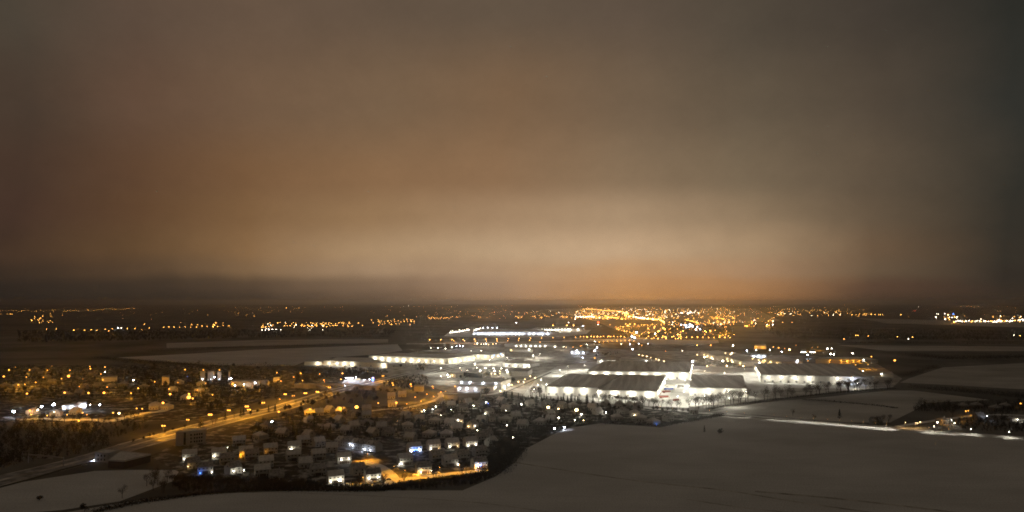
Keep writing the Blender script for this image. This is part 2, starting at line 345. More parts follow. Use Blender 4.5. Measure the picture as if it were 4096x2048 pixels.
def in_blob(cx, cz, rx, rz):
    def f(rs):
        while True:
            p = Vector((rs.uniform(-1,1), rs.uniform(-1,1), rs.uniform(-1,1)))
            if p.length < 1 and p.length > .15: return (p.x*rx+cx, p.y*rx, p.z*rz+cz)
    return f
def bare_crown(seed):
    rs = random.Random(seed); mb = MB()
    for k in range(5):
        a = rs.uniform(0,6.3); r = rs.uniform(1.2,2.6)
        cxk, cyk, czk = math.cos(a)*r, math.sin(a)*r, rs.uniform(6.5,10.5)
        f = in_blob(0, czk, rs.uniform(1.6,2.5), rs.uniform(1.6,2.4))
        cards(mb, rs, 75, lambda q: (lambda v: (v[0]+cxk, v[1]+cyk, v[2]))(f(q)), 1.5, .07)
    return mb.mesh('crown', M['twigs'])
def bush_crown(seed, mm='brush', n=330, h=5.0, w=3.2, size=1.1):
    rs = random.Random(seed); mb = MB()
    for k in range(6):
        a = rs.uniform(0,6.3); r = rs.uniform(.2,.6)*w; cxk, cyk = math.cos(a)*r, math.sin(a)*r
        f = in_blob(0, h*rs.uniform(.35,.68), w*rs.uniform(.4,.6), h*rs.uniform(.26,.36))
        cards(mb, rs, n//6, lambda q: (lambda v: (v[0]+cxk, v[1]+cyk, max(.05,v[2])))(f(q)), size, .32)
    return mb.mesh('crown', M[mm])
def conifer_crown(seed):
    rs = random.Random(seed); mb = MB()
    for k in range(420):
        t = rs.random()**.8; z = .7+10*t; r = (1-t)*2.5*rs.uniform(.55,1.1)+.1; a = rs.uniform(0,6.3)
        p = Vector((math.cos(a)*r, math.sin(a)*r, z)); o = Vector((math.cos(a), math.sin(a), -.45)).normalized(); s = rs.uniform(.6,1.2)
        w = Vector((-math.sin(a), math.cos(a), 0))*s*.34
        mb.face((p-o*s*.9, p+w, p+o*s*.5, p-w))
    mb.tube((0,0,1), (0,0,11.3), .25, .03, 5)
    return mb.mesh('crown', M['needles'])
TREE = {
 'bare_tree': ([bare_trunk(i) for i in range(4)], [bare_crown(i+9) for i in range(4)]),
 'conifer_tree': ([(lambda b: (b.tube((0,0,0),(0,0,2),.25,.2,6), b.mesh('trunk', M['bark']))[1])(MB())], [conifer_crown(i) for i in range(3)]),
 'bushy_tree': ([(lambda b: (b.tube((0,0,0),(0,0,2.5),.22,.16,6), b.mesh('trunk', M['bark']))[1])(MB())], [bush_crown(i+30, h=8, w=3.6, n=420, size=1.3) for i in range(4)]),
 'shrub': ([(lambda b: (b.tube((0,0,0),(0,0,.9),.12,.08,5), b.mesh('stem', M['bark']))[1])(MB())], [bush_crown(i+50, h=2.6, w=1.9, n=220, size=.8) for i in range(3)])}
NT = {k: 0 for k in TREE}
def tree(kind, p, s, label, group):
    NT[kind] += 1; a, b = TREE[kind]; k = random.randrange(99)
    o = thing(kind, (p.x, p.y, 0), rnd(0,6.3), label, 'shrub' if kind == 'shrub' else 'tree', group, (s*rnd(.9,1.1), s*rnd(.9,1.1), s))
    obj('stem' if kind == 'shrub' else 'trunk', a[k % len(a)], o); obj('crown', b[k % len(b)], o); return o
def inside(p, q):
    c = False
    for i in range(len(q)):
        (x1,y1), (x2,y2) = q[i], q[i-1]
        if (y1 > p[1]) != (y2 > p[1]) and p[0] < (x2-x1)*(p[1]-y1)/(y2-y1)+x1: c = not c
    return c
KEEP = []                                   # house footprints and roads to keep clear of trees (x, y, radius)
def free(p, r=0): return all((p.x-a)**2+(p.y-b)**2 > (c+r)**2 for a, b, c in KEEP)
def scatter(tile, pg, n, kinds, s0, s1, label, group):
    xs = [p[0] for p in pg]; ys = [p[1] for p in pg]; k = t = 0
    while k < n and t < n*60:
        t += 1; x, y = rnd(min(xs), max(xs)), rnd(min(ys), max(ys))
        if not inside((x, y), pg): continue
        p = G(tile, x, y)
        if not free(p): continue
        kd = random.choice(kinds); tree(kd, p, rnd(s0, s1), label[kd] if isinstance(label, dict) else label, group + (' - conifers' if kd == 'conifer_tree' else '')); k += 1
def line_up(pts, n, jit, kinds, s0, s1, label, group):
    ps = [G(*p) for p in pts]; L = [0]
    for a, b in zip(ps, ps[1:]): L.append(L[-1]+(b-a).length)
    for i in range(n):
        t = L[-1]*(i+rnd(.1,.9))/n
        for k in range(len(ps)-1):
            if L[k] <= t <= L[k+1]: p = ps[k].lerp(ps[k+1], (t-L[k])/(L[k+1]-L[k])); break
        p = p+Vector((rnd(-jit,jit), rnd(-jit,jit), 0)); kd = random.choice(kinds)
        tree(kd, p, rnd(s0,s1), label[kd] if isinstance(label, dict) else label, group)
def hedge(pts, w, h, n, label, size=1.5, mm='brush', name='hedge', cat='hedge', kind=None):
    ps = [G(*p) for p in pts]; L = [0]; rs = random.Random(len(pts)*7+n); mb = MB()
    for a, b in zip(ps, ps[1:]): L.append(L[-1]+(b-a).length)
    bumps = [rs.uniform(.45,1) for _ in range(200)]
    def at(q):
        t = q.random()*L[-1]
        for k in range(len(ps)-1):
            if L[k] <= t <= L[k+1]: p = ps[k].lerp(ps[k+1], (t-L[k])/(L[k+1]-L[k])); break
        u = t/L[-1]*150; hh = h*(bumps[int(u)]*(1-u % 1)+bumps[int(u)+1]*(u % 1))
        return (p.x+max(-1.4,min(1.4,q.gauss(0,.6)))*w*.5, p.y+max(-1.4,min(1.4,q.gauss(0,.6)))*w*.5, hh*q.random()**1.2)
    cards(mb, rs, n, at, size, .32)
    o = obj(name, mb.mesh(name, M[mm])); tag(o, label, cat if not kind else None, None, kind); return o
def wood(tile, pg, n, h, size, label, name='woodland', mm='brush'):
    rs = random.Random(n); mb = MB(); xs = [p[0] for p in pg]; ys = [p[1] for p in pg]; k = 0
    while k < n:
        x, y = rs.uniform(min(xs),max(xs)), rs.uniform(min(ys),max(ys))
        if not inside((x,y), pg): continue
        c = G(tile, x, y); hh = h*rs.uniform(.5,1.15); r = hh*rs.uniform(.25,.4); k += 1
        mb.tube((c.x,c.y,0), (c.x,c.y,hh*.7), .2, .08, 3)
        for _ in range(26):
            v = Vector((rs.gauss(0,.5)*r, rs.gauss(0,.5)*r, hh*rs.uniform(.15,1)))
            a = Vector((rs.gauss(0,.6), rs.gauss(0,.6), rs.gauss(.6,.6))).normalized(); b = a.orthogonal(); s = size*rs.uniform(.6,1.4); p = c+v
            mb.face((p-a*s*.5, p+b*s*.22, p+a*s*.5))
    o = obj(name, mb.mesh(name, M[mm])); o['kind'] = 'stuff'; o['label'] = label; return o

# ---------------------------------------------------------------- buildings
def quad_box(mb, q, z0, z1, m=0): mb.column(q, z0, z1, m)
def warehouse(name, corners, h, label, cat='warehouse', wall='white_wall', roof='flat_roof', floods=(), side=(), left=(), back=0, power=9000, doors=0, side_doors=0, c='w', skylights=0, group=None, stair=False, lr=.55, spread=1.0):
    """corners on the roof edge: front left, front right, back right, back left"""
    w = [G(*p, h) for p in corners]; o = w[0].copy(); o.z = 0
    fx = (w[1]-w[0]); a = math.atan2(fx.y, fx.x); rot = Matrix.Rotation(-a, 3, 'Z')
    q = [rot @ (p-w[0]) for p in w]; q = [Vector((p.x, p.y, 0)) for p in q]
    t = thing(name, o, a, label, cat, group)
    mb = MB(); mb.column(q, 0, h-.02); obj('wall', mb.mesh('wall', M[wall]), t)
    ctr = sum(q, Vector())/4; big = [p+(p-ctr).normalized()*.35 for p in q]
    mb = MB(); mb.column(big, h-.6, h+.25); obj('roof', mb.mesh('roof', M[roof]), t)
    mb = MB()
    for i in range(4):
        u, v = big[i], big[(i+1) % 4]; d = (v-u).normalized(); nn = Vector((d.y,-d.x,0)); mb.column([u+nn*.12, v+nn*.12, v-nn*.35, u-nn*.35], h-.62, h+.75)
    obj('parapet', mb.mesh('parapet', M['grey_wall']), t)
    W = q[1].x
    def edge(i): u, v = q[i], q[(i+1) % 4]; d = (v-u); L = d.length; d = d.normalized(); return u, d, Vector((d.y,-d.x,0)), L
    dm = cached('dock', lambda: (lambda b: (b.box(-1.7,1.7,-.12,.05,.9,4.6), b.mesh('loading_door', M['panel']))[1])(MB()))
    for e, k in ((0, doors), (1, side_doors)):
        u, d, nn, L = edge(e)
        for j in range(k):
            p = u+d*L*(j+.5)/k; obj('loading_door', dm, t, (p.x, p.y, 0), math.atan2(d.y, d.x))
    for lst, e in ((floods, 0), (side, 1), (left, 3)):
        u, d, nn, L = edge(e); wp = o + (Matrix.Rotation(a, 3, 'Z') @ u); wn = Matrix.Rotation(a, 3, 'Z') @ nn
        for f in lst:
            if isinstance(f[0], str): p = on_plane(*f[:3], wp, wn); l = rot @ (p-o); z = min(max(l.z, 2.5), h-.8)
            else: l = u+d*L*f[0]; z = h*f[1]
            cc = f[3] if len(f) > 3 and isinstance(f[0], str) else c
            floodlight(t, Vector((l.x, l.y, z))+nn*.75, nn, cc, power*(.2 if e == 0 else .45), lr)
    for j in range(back):
        u, d, nn, L = edge(2); l = u+d*L*(j+.5)/back; floodlight(t, l+nn*.75+Vector((0,0,h*.75)), nn, c, power*.5, lr)
    if skylights:
        D = (q[3]-q[0]); vm = cached('vent', lambda: (lambda b: (b.box(-.9,.9,-1.3,1.3,.2,.95), b.mesh('roof_vent', M['snow']))[1])(MB()))
        for i in range(skylights):
            for j in range(9): p = Vector((W*(i+.5)/skylights,0,0))+D*(.12+.8*j/9); obj('roof_vent', vm, t, (p.x,p.y,h))
    r = (w[2]-w[0]).length/2; KEEP.append(((w[0].x+w[2].x)/2, (w[0].y+w[2].y)/2, r*.72))
    return t, q, a
def floodlight(t, l, nn, c, power, r=.55):
    me = cached(('flood', c, r), lambda: (lambda b: (b.ball((0,0,0), r*1.5, 0, 8, 6, .8), b.mesh('floodlight', EM[c]))[1])(MB()))
    obj('floodlight', me, t, l)
    if power: light(t, l+nn*2.0+Vector((0,0,-.6)), c, power*1.05, .4)
YARD = 'beside the bright loading yard'
warehouse('warehouse', [('A3',100,742),('A3',1180,765),('A3',1640,500),('A3',560,487)], 14, 'left half of the nearest floodlit white warehouse, its front wall set back', floods=[('A3',255,795),('A3',570,790),('A3',890,800)], doors=7, power=9000, skylights=5)
warehouse('warehouse', [('A3',1165,812),('A3',2355,838),('A3',2535,515),('A3',1660,500)], 14, 'nearest floodlit white warehouse, right half standing forward behind the bare tree row', floods=[('A3',1165,850),('A3',1505,865),('A3',1840,875),('A3',2190,875)], side=[(.12,.7),(.4,.7),(.7,.7),(.93,.7)], doors=6, side_doors=14, power=9000, skylights=0)
warehouse('warehouse', [('A3',960,422),('A4',605,553),('A4',650,345),('A3',1310,218)], 14, 'long white warehouse directly behind the nearest one, six lamps along its front', floods=[('A3',1085,490),('A3',1335,495),('A3',1590,500),('A3',1850,505),('A3',2100,515),('A3',2355,515),('A4',200,610),('A4',470,615)], side=[(.2,.7),(.55,.7),(.85,.7)], doors=12, side_doors=8, power=9000, skylights=11)
warehouse('warehouse', [('A4',590,865),('A4',1740,880),('A4',1665,615),('A4',640,600)], 13, 'white warehouse between the truck yard and the tall bare trees', floods=[('A4',615,920),('A4',980,920),('A4',1375,930),('A4',1735,940)], left=[(.25,.7),(.7,.7)], back=3, doors=5, power=8000)
warehouse('warehouse', [('A5',175,562),('A5',1990,600),('A5',1570,388),('A5',65,380)], 14, 'rightmost big white warehouse with a dark sloping roof end', floods=[('A5',295,600),('A5',505,600),('A5',730,605),('A5',950,610),('A5',1405,620),('A5',1640,620,'b')], left=[(.3,.75),(.75,.75)], doors=14, power=9000)
warehouse('warehouse', [('A1',470,215),('A1',1760,262),('A1',1420,160),('A1',760,150)], 11, 'low cream warehouse at the edge of the dark snowfield, lamps along its front', wall='cream', floods=[('A1',590,268),('A1',745,270),('A1',895,275),('A1',1045,285),('A1',1680,310)], doors=6, power=9000, roof='flat_roof2')
warehouse('warehouse', [('A1',90,238),('A1',455,238),('A1',640,168),('A1',330,180)], 8, 'lower flat extension left of the cream warehouse', wall='cream', floods=[(.75,.55)], power=7000, roof='flat_roof2')
warehouse('warehouse', [('A1',1385,118),('A2',475,275),('A2',1000,208),('A1',1950,62)], 13, 'long pale warehouse beside the bright motorway with lamps round its corner', wall='cream', floods=[('A1',1508,175),('A1',1650,180),('A1',1795,185),('A1',1945,190),('A1',2090,197),('A1',2245,210),('A1',2393,215),('A1',2540,220),('A2',180,320),('A2',340,325)], side=[('A2',500,340),('A2',603,322),('A2',705,312),('A2',800,298),('A2',895,285),('A2',985,262)], doors=16, side_doors=9, power=9000, roof='flat_roof2')
wq = warehouse('showroom', [('A2',-150,128),('A2',1300,205),('A2',1600,150),('A2',200,95)], 12, 'pale showroom with two glowing blue oval signs above the motorway', 'showroom', wall='cream', floods=[('A2',1070,225),('A2',1215,230)], side=[(.15,.45),(.55,.45),(.85,.45)], power=9000, roof='flat_roof2', doors=4)
for f, s in (((.28,.78), 4.2), ((.72,.84), 5.2)):
    t, q, a = wq; d = (q[2]-q[1]); p = q[1]+d*f[0]; nn = Vector((d.y,-d.x,0)).normalized()
    mb = MB(); mb.ball((0,0,0), s, 0, 14, 8, .5); o = obj('blue_oval_sign', mb.mesh('blue_oval_sign', EM['sign']), t, (p.x+nn.x*.5, p.y+nn.y*.5, 12*f[1]), math.atan2(d.y,d.x), (1,.12,1))
warehouse('warehouse', [('A2',1560,362),('A2',2110,385),('A2',2300,340),('A2',1700,305)], 8, 'small white warehouse in the middle with a dark annex at its right end', floods=[('A2',1633,405),('A2',1815,412),('A2',2010,420),('A2',2090,415)], doors=6, power=6000)
warehouse('shop_block', [('A2',640,842),('A2',1370,835),('A2',1500,770),('A2',700,770)], 8, 'low pinkish shop front with three cold lamps behind the big bare tree', 'shop', floods=[('A2',690,872,'b'),('A2',850,880,'b'),('A2',1012,887,'b')], doors=5, power=900, wall='plaster', roof='flat_roof2', side=[(.3,.6),(.7,.6)])
warehouse('shop_block', [('A2',700,735),('A2',1535,752),('A2',1725,690),('A2',830,660)], 12, 'taller grey-roofed block behind the low pinkish shop front', 'shop', floods=[('A2',738,750,'b'),('A2',903,755,'b'),('A2',1168,765,'b'),('A2',1430,775,'b')], power=500, wall='plaster2', roof='flat_roof2', side=[(.25,.3),(.75,.3)], side_doors=3)
warehouse('logistics_hall', [('A6',370,350),('A6',1760,352),('A6',1500,318),('A6',600,318)], 13, 'far long hall lit by a row of cold blue-white lamps', c='b', floods=[('A6',x,388) for x in (385,455,520,575,630,697,752,812,868,935,998,1058,1117,1165,1282,1350,1427,1487,1572)], power=9000, roof='flat_roof2', lr=.9)
warehouse('logistics_hall', [('A6',1270,318),('A6',2160,302),('A6',2050,268),('A6',1400,285)], 13, 'far hall with the brightest white front, behind the blue-lit long hall', floods=[('A6',x,312) for x in (1420,1480,1530,1565,1600,1640,1690,1740,1800,1850,1900,1940,2060)], power=14000, roof='flat_roof2', lr=.9)
warehouse('parts_depot', [('A6',880,558),('A6',1720,562),('A6',1690,535),('A6',900,530)], 8, 'low brown depot with seven white lamps and one bright orange window', 'depot', floods=[('A6',x,580) for x in (1068,1143,1220,1298,1377,1450,1530)]+[('A6',1690,590)], power=900, wall='plaster2', roof='flat_roof2', lr=.7)
warehouse('workshop', [('A6',960,630),('A6',1330,640),('A6',1340,612),('A6',1010,608)], 7, 'small pale workshop with an orange-lit end below the brown depot', floods=[('A6',985,645,'a'),('A6',1275,635)], power=1500)
warehouse('warehouse', [('A4',800,118),('A4',1110,215),('A4',1800,205),('A4',1180,115)], 11, 'pale warehouse with a wall slanting down towards the full car park', floods=[(.3,.4),(.55,.4),(.8,.4)], c='a', power=3000, roof='flat_roof2')
warehouse('warehouse', [('A4',1250,205),('A4',1660,335),('A4',2100,330),('A4',1800,215)], 10, 'brown-roofed warehouse with warm lamps between car park and rightmost warehouse', floods=[(.28,.45),(.5,.45),(.9,.45)], c='a', power=2600, roof='flat_roof2', wall='plaster')
warehouse('warehouse', [('A4',1820,205),('A4',2150,205),('A4',2130,180),('A4',1840,180)], 9, 'bluish white hall front glowing beyond the brown-roofed warehouse', floods=[(.2,.6),(.5,.7),(.8,.6)], c='b', power=2600)
warehouse('warehouse', [('A4',2060,262),('A4',2450,350),('A5',850,320),('A4',2500,240)], 9, 'orange-walled hall slanting away behind the rightmost warehouse', floods=[(.15,.5),(.45,.4),(.8,.35)], c='a', power=2600, roof='flat_roof2', wall='plaster')
warehouse('warehouse', [('A5',510,345),('A5',832,338),('A5',800,318),('A5',560,322)], 8, 'pale blue hall front just behind the roof of the rightmost warehouse', floods=[(.25,.9),(.78,.9)], c='b', power=900, wall='white_wall')
warehouse('warehouse', [('A5',1055,312),('A5',1810,306),('A5',1740,272),('A5',1130,282)], 10, 'orange-lit wall of the hall with four white lamps near the dark fields', floods=[('A5',1280,325,'o'),('A5',1468,335),('A5',1567,335),('A5',1662,333),('A5',1755,330)], c='o', power=1300, wall='plaster', roof='flat_roof2')
warehouse('warehouse', [('A5',1735,275),('A5',1935,330),('A5',2060,322),('A5',1850,280)], 7, 'small pale hall at the right end of the orange-lit wall', floods=[(.5,.6)], power=900, wall='plaster2')
warehouse('warehouse', [('A5',70,90),('A5',262,90),('A5',250,74),('A5',90,74)], 11, 'far orange slab-shaped hall above the blue-white lamp', floods=[(.1,.6),(.7,.5)], c='o', power=4500, wall='plaster')
warehouse('factory_hall', [('A5',815,165),('A5',905,165),('A5',905,150),('A5',830,150)], 9, 'far dark factory hall with four tall lit windows, left of its twin', floods=[(.12,.4),(.38,.4),(.62,.4),(.88,.4)], power=0, wall='dark_wall', roof='flat_roof2')
warehouse('factory_hall', [('A5',958,165),('A5',1050,165),('A5',1050,150),('A5',970,150)], 9, 'far dark factory hall with four tall lit windows, right of its twin', floods=[(.12,.4),(.38,.4),(.62,.4),(.88,.4)], power=0, wall='dark_wall', roof='flat_roof2')
warehouse('dark_store', [('A2',1630,302),('A2',1985,318),('A2',2010,290),('A2',1700,282)], 8, 'dark store block standing left of the snowy meadow by the motorway', 'store', wall='dark_wall', roof='roof_dark')
warehouse('workshop', [('A2',500,555),('A2',620,585),('A2',775,560),('A2',740,515)], 8, 'reddish-lit two-storey workshop at the foot of the motorway', wall='plaster', floods=[(.5,.5)], c='a', power=500)
warehouse('workshop', [('A2',780,540),('A2',1150,575),('A2',1290,500),('A2',900,475)], 9, 'dark flat workshop with one bright lamp on its roof edge', wall='dark_wall', roof='roof_dark')
warehouse('yard_store', [('A2',1640,480),('A2',1690,545),('A2',1760,500),('A2',1680,470)], 8, 'brightly lit gable store beside the reddish service yard', wall='plaster', floods=[(.5,.6)], power=700)
warehouse('inn', [('A2',1740,540),('A2',2075,545),('A2',2160,480),('A2',1860,470)], 9, 'brown flat-roofed inn with a round white sign near the yellow road', 'inn', wall='plaster2', roof='roof_dark')
warehouse('car_dealer', [('A6',1940,655),('A6',2170,668),('A6',2300,640),('A6',2000,630)], 8, 'glass-fronted car dealer with a bright blue-white entrance', 'showroom', wall='grey_wall', c='b', floods=[(.1,.5),(.45,.5),(.55,.35),(.9,.5)], power=1400)
warehouse('yellow_block', [('T5',785,128),('T5',965,128),('T5',985,105),('T5',805,105)], 9, 'flat yellow-lit apartment block beside the lane lamps', 'apartment block', wall='cream', roof='roof_dark')
warehouse('store_hall', [('A3',1150,205),('A3',1530,205),('A3',1530,178),('A3',1180,172)], 8, 'low white store with three lamps behind the long warehouse', floods=[('A3',1228,225),('A3',1352,222),('A3',1482,222)], power=1200)
warehouse('store_hall', [('A3',1600,180),('A3',2235,200),('A3',2240,165),('A3',1640,150)], 8, 'low greyish store hall right behind the long warehouse roof', wall='white_wall', floods=[(.85,.6)], power=700, roof='flat_roof2')
warehouse('school_block', [('B2',1465,345),('B2',1930,335),('B2',1940,322),('B2',1500,325)], 9, 'long yellow-lit school building on the hill of the left village', 'school', wall='cream', roof='roof_dark', floods=[(.05,.5)], c='o', power=400)
warehouse('apartment_block', [('B2',355,275),('B2',470,275),('B2',480,255),('B2',375,255)], 14, 'tall brownish apartment block among the lamps of the left village', 'apartment block', wall='plaster', roof='roof_dark')
for i, (x0, x1) in enumerate(((975,1045),(1090,1195),(1250,1310),(1425,1455))):
    warehouse('tower_block', [('B2',x0,190),('B2',x1,190),('B2',x1,178),('B2',x0,178)], 16, 'bluish tower block, %s from the left on the village skyline' % ORD[i], 'tower block', wall='plaster', roof='roof_dark', floods=[(.5,.12)], c='b', power=260, group='bluish tower blocks', lr=.3)
warehouse('terraced_house_block', [('B1',1640,285),('B1',1880,275),('B1',1890,262),('B1',1660,268)], 8, 'long low block lit orange at its left end in the village', 'apartment block', wall='plaster', roof='roof_dark')
warehouse('supermarket', [('B1',1250,690),('B1',1390,685),('B1',1380,672),('B1',1265,675)], 8, 'white-lit supermarket corner in the left village', 'supermarket', c='b', floods=[(.5,.5),(.9,.5)], power=700)
warehouse('supermarket', [('B1',1000,735),('B1',1260,720),('B1',1270,705),('B1',1040,715)], 6, 'long white-lit market wing left of the supermarket corner', 'supermarket', c='b', floods=[(.1,.6),(.6,.6)], power=700)
warehouse('gable_shed', [('A5',2115,540),('A5',2310,560),('A5',2280,515),('A5',2080,505)], 6, 'pale shed beside the dark hedge at the right end of the yards', 'shed', wall='plaster', roof='roof_snow', floods=[(.02,.9)], power=500)

# office block of four storeys by the motorway
t, q, a = warehouse('office_block', [('T8',625,462),('T8',1228,400),('T8',1215,365),('T8',860,385)], 13.5, 'grey four-storey office block with rows of dark windows beside the motorway', 'office block', wall='plaster2', roof='roof_snow')
W = q[1].x; wm = cached('ow', lambda: (lambda b: (b.box(-.75,.75,-.1,.05,-.95,.95), b.mesh('window', M['window']))[1])(MB()))
for fl in (2.6, 6.2, 9.8):
    for f in (.5,.62,.7,.78,.86): obj('window', wm, t, (W*f, 0, fl))
mb = MB(); mb.box(-1.1,1.1,-.1,.05,.3,13.0); obj('stair_glazing', mb.mesh('stair_glazing', M['window']), t, (W*.29,0,0))
# low office with a dark hall
t, q, a = warehouse('small_office', [('Z5',958,662),('Z5',1085,672),('Z5',1210,640),('Z5',1060,630)], 8, 'two-storey pale office by the motorway, joined to the dark hall', 'office', wall='plaster2', roof='roof_snow')
for x in (.25,.5,.75):
    for z in (2.2, 5.8): obj('window', wm, t, (q[1].x*x, 0, z))
floodlight(t, Vector((-.6,-.5,1)), Vector((-1,0,0)), 'b', 250, .25)
warehouse('dark_hall', [('Z5',1090,738),('Z5',1255,745),('Z5',1515,680),('Z5',1210,648)], 7, 'black-walled hall with a snowy roof at the edge of the meadow', 'hall', wall='dark_wall', roof='roof_snow')

# ---- dwelling houses
def gable(mb, x0, x1, y0, y1, e, r):
    m = (y0+y1)/2
    mb.face(((x0,y0,0),(x1,y0,0),(x1,y0,e),(x0,y0,e))); mb.face(((x1,y1,0),(x0,y1,0),(x0,y1,e),(x1,y1,e)))
    mb.face(((x1,y0,0),(x1,y1,0),(x1,y1,e),(x1,m,r),(x1,y0,e))); mb.face(((x0,y1,0),(x0,y0,0),(x0,y0,e),(x0,m,r),(x0,y1,e)))
def gable_roof(mb, x0, x1, y0, y1, e, r, o=.45, th=.28):
    m = (y0+y1)/2; k = (r-e)/(m-y0)
    for s in (-1, 1):
        yo = m+s*(m-y0+o); zo = e-k*o
        mb.face(((x0-o,m,r+th),(x1+o,m,r+th),(x1+o,yo,zo+th),(x0-o,yo,zo+th))); mb.face(((x0-o,yo,zo),(x1+o,yo,zo),(x1+o,m,r+.01),(x0-o,m,r+.01)))
        mb.face(((x0-o,yo,zo+th),(x1+o,yo,zo+th),(x1+o,yo,zo),(x0-o,yo,zo)))
        for x in (x0-o, x1+o): mb.face(((x,m,r+.01),(x,m,r+th),(x,yo,zo+th),(x,yo,zo)))
def hip_roof(mb, x0, x1, y0, y1, e, r, o=.5):
    m = (y0+y1)/2; k = (m-y0)*.9; a = [(x0-o,y0-o,e-.15),(x1+o,y0-o,e-.15),(x1+o,y1+o,e-.15),(x0-o,y1+o,e-.15)]; p, s = (x0+k,m,r), (x1-k,m,r)
    mb.face((a[0],a[1],s,p)); mb.face((a[2],a[3],p,s)); mb.face((a[1],a[2],s)); mb.face((a[3],a[0],p)); mb.face(a[::-1])
SPEC = {'duplex': (12.4,10.5,6.0,9.6), 'terraced_house': (7.2,10,6.2,9.8), 'detached_house': (11.5,9.5,4.6,9.0), 'villa': (12.5,11.5,5.0,8.4), 'gable_house': (11,10,5.6,9.6)}
def win(w, h): return cached(('win', w, h), lambda: (lambda b: (b.box(-w/2,w/2,-.09,.04,-h/2,h/2), b.mesh('window', M['window']))[1])(MB()))
def trimm(w, h): return cached(('frame', w, h), lambda: (lambda b: (b.box(-w/2-.1,w/2+.1,-.06,.03,-h/2-.1,-h/2-.01), b.box(-w/2-.1,w/2+.1,-.06,.03,h/2+.01,h/2+.1), b.mesh('window_frame', M['frame']))[2])(MB()))
PENDING = []
def house(kind, p, a, wall, roof, near=True):
    w, d, e, r = SPEC[kind]; t = thing(kind, p, a, None, 'house')
    def body():
        b = MB()
        if kind == 'villa': b.box(-w/2,w/2,0,d,0,e)
        else: gable(b, -w/2, w/2, 0, d, e, r)
        return b.mesh('wall', M[wall])
    def top():
        b = MB()
        if kind == 'villa': hip_roof(b, -w/2, w/2, 0, d, e, r)
        else: gable_roof(b, -w/2, w/2, 0, d, e, r)
        return b.mesh('roof', M[roof])
    obj('wall', cached((kind, 'wall', wall), body), t); rf = obj('roof', cached((kind, 'roof', roof), top), t)
    ch = cached('chimney', lambda: (lambda b: (b.box(-.4,.4,-.3,.3,-1.5,1.3), b.mesh('chimney', M['concrete']))[1])(MB()))
    obj('chimney', ch, rf, (w*.22, d*.56, r))
    def W(x, z, ww, hh, y=0, rz=0):
        o = obj('window', win(ww, hh), t, (x, y, z), rz)
        if near: obj('window_frame', trimm(ww, hh), o)
    dm = cached('housedoor', lambda: (lambda b: (b.box(-.55,.55,-.08,.05,.05,2.2), b.mesh('door', M['door']))[1])(MB()))
    if kind == 'duplex':
        for s in (-1,1): W(s*4.9,4.5,1.3,1.3); W(s*1.5,4.75,1.7,.75); obj('door', dm, t, (s*3.6,0,0)); W(s*5.2,1.6,.7,1.2); W(s*w/2,4.3,1.0,1.2,d*.5,s*math.pi/2)
        cp = cached('carport', lambda: (lambda b: (b.box(-2.6,2.6,-.12,.04,.1,2.5), b.mesh('carport_shade_panel', M['door']))[1])(MB())); obj('carport_shade_panel', cp, t)  # dark panel: the shade of the open carport recess is put into its colour
        sk = cached('roof_window', lambda: (lambda b: (b.box(-.5,.5,-.7,.7,0,.16), b.mesh('roof_window', M['window']))[1])(MB()))
    elif kind == 'terraced_house':
        for x in (-1.8,1.8): W(x,4.6,1.1,1.3); W(x,1.7,1.1,1.3)
        dmr = cached('dormer', lambda: (lambda b: (b.box(-.9,.9,-.1,2.4,-1,1.0), b.mesh('dormer', M['plaster2']))[1])(MB())); o = obj('dormer', dmr, rf, (0,1.4,8.1)); obj('window', win(1.1,1.1), o, (0,-.12,.1))
    else:
        for x in (-w*.28, w*.28): W(x,1.9,1.3,1.2)
        obj('door', dm, t, (0,0,0))
        if kind == 'gable_house': W(-2.6,4.2,1.2,1.2); W(2.6,4.2,1.2,1.2)
        if kind != 'villa':
            for s in (-1,1): W(s*w/2,e+1.2,1.0,1.3,d*.5,s*math.pi/2)
    KEEP.append((p.x-math.sin(a)*d/2, p.y+math.cos(a)*d/2, 8)); PENDING.append((t, p, a, w))
    return t
def porch(house_rec, tile, x, y, c='w', r=.3, power=230):
    t, p, a, w = house_rec; n = Vector((math.sin(a), -math.cos(a), 0)); P = on_plane(tile, x, y, p+n*.5, n); l = Matrix.Rotation(-a,3,'Z') @ (P-p)
    l.z = min(max(l.z, 1.2), 5.6); l.x = min(max(l.x, -w/2), w/2)
    me = cached(('porch', c, r), lambda: (lambda b: (b.ball((0,0,0), r, 0, 8, 6), b.mesh('porch_lamp', EM[c]))[1])(MB()))
    obj('porch_lamp', me, t, (l.x, -.45, l.z)); light(t, (l.x, -2.6, l.z+.5), c, power*.45, .2)
WALLS = ['plaster','plaster2','plaster','cream','plaster2']; ROOFS = ['roof_snow','roof_dark','roof_snow']
def place(row_name, cat_word, lst, kind=None, group=None, near=True, adj=''):
    """lst: (tile, x, y of the front wall's foot, facing angle, kind, wall, roof, lamps)"""
    made = []
    for h in lst:
        tl, x, y, ang = h[:4]; k = h[4] if len(h) > 4 and h[4] else kind; wl = h[5] if len(h) > 5 and h[5] else random.choice(WALLS); rf = h[6] if len(h) > 6 and h[6] else random.choice(ROOFS)
        t = house(k, G(tl, x, y), R(ang), wl, rf, near); made.append((t, px(tl, x, y)[0], h))
        for lp in (h[7] if len(h) > 7 else ()): porch(PENDING[-1], *lp)
    made.sort(key=lambda m: m[1])
    for i, (t, x, h) in enumerate(made):
        k = t.name.split('.')[0].replace('_', ' '); extra = h[8] if len(h) > 8 else adj
        t['label'] = ('%s %s, %s from the left in %s' % (extra, k, ORD[i], row_name)).strip()
        t['group'] = group or 'houses in '+row_name
    return made
A0 = 24
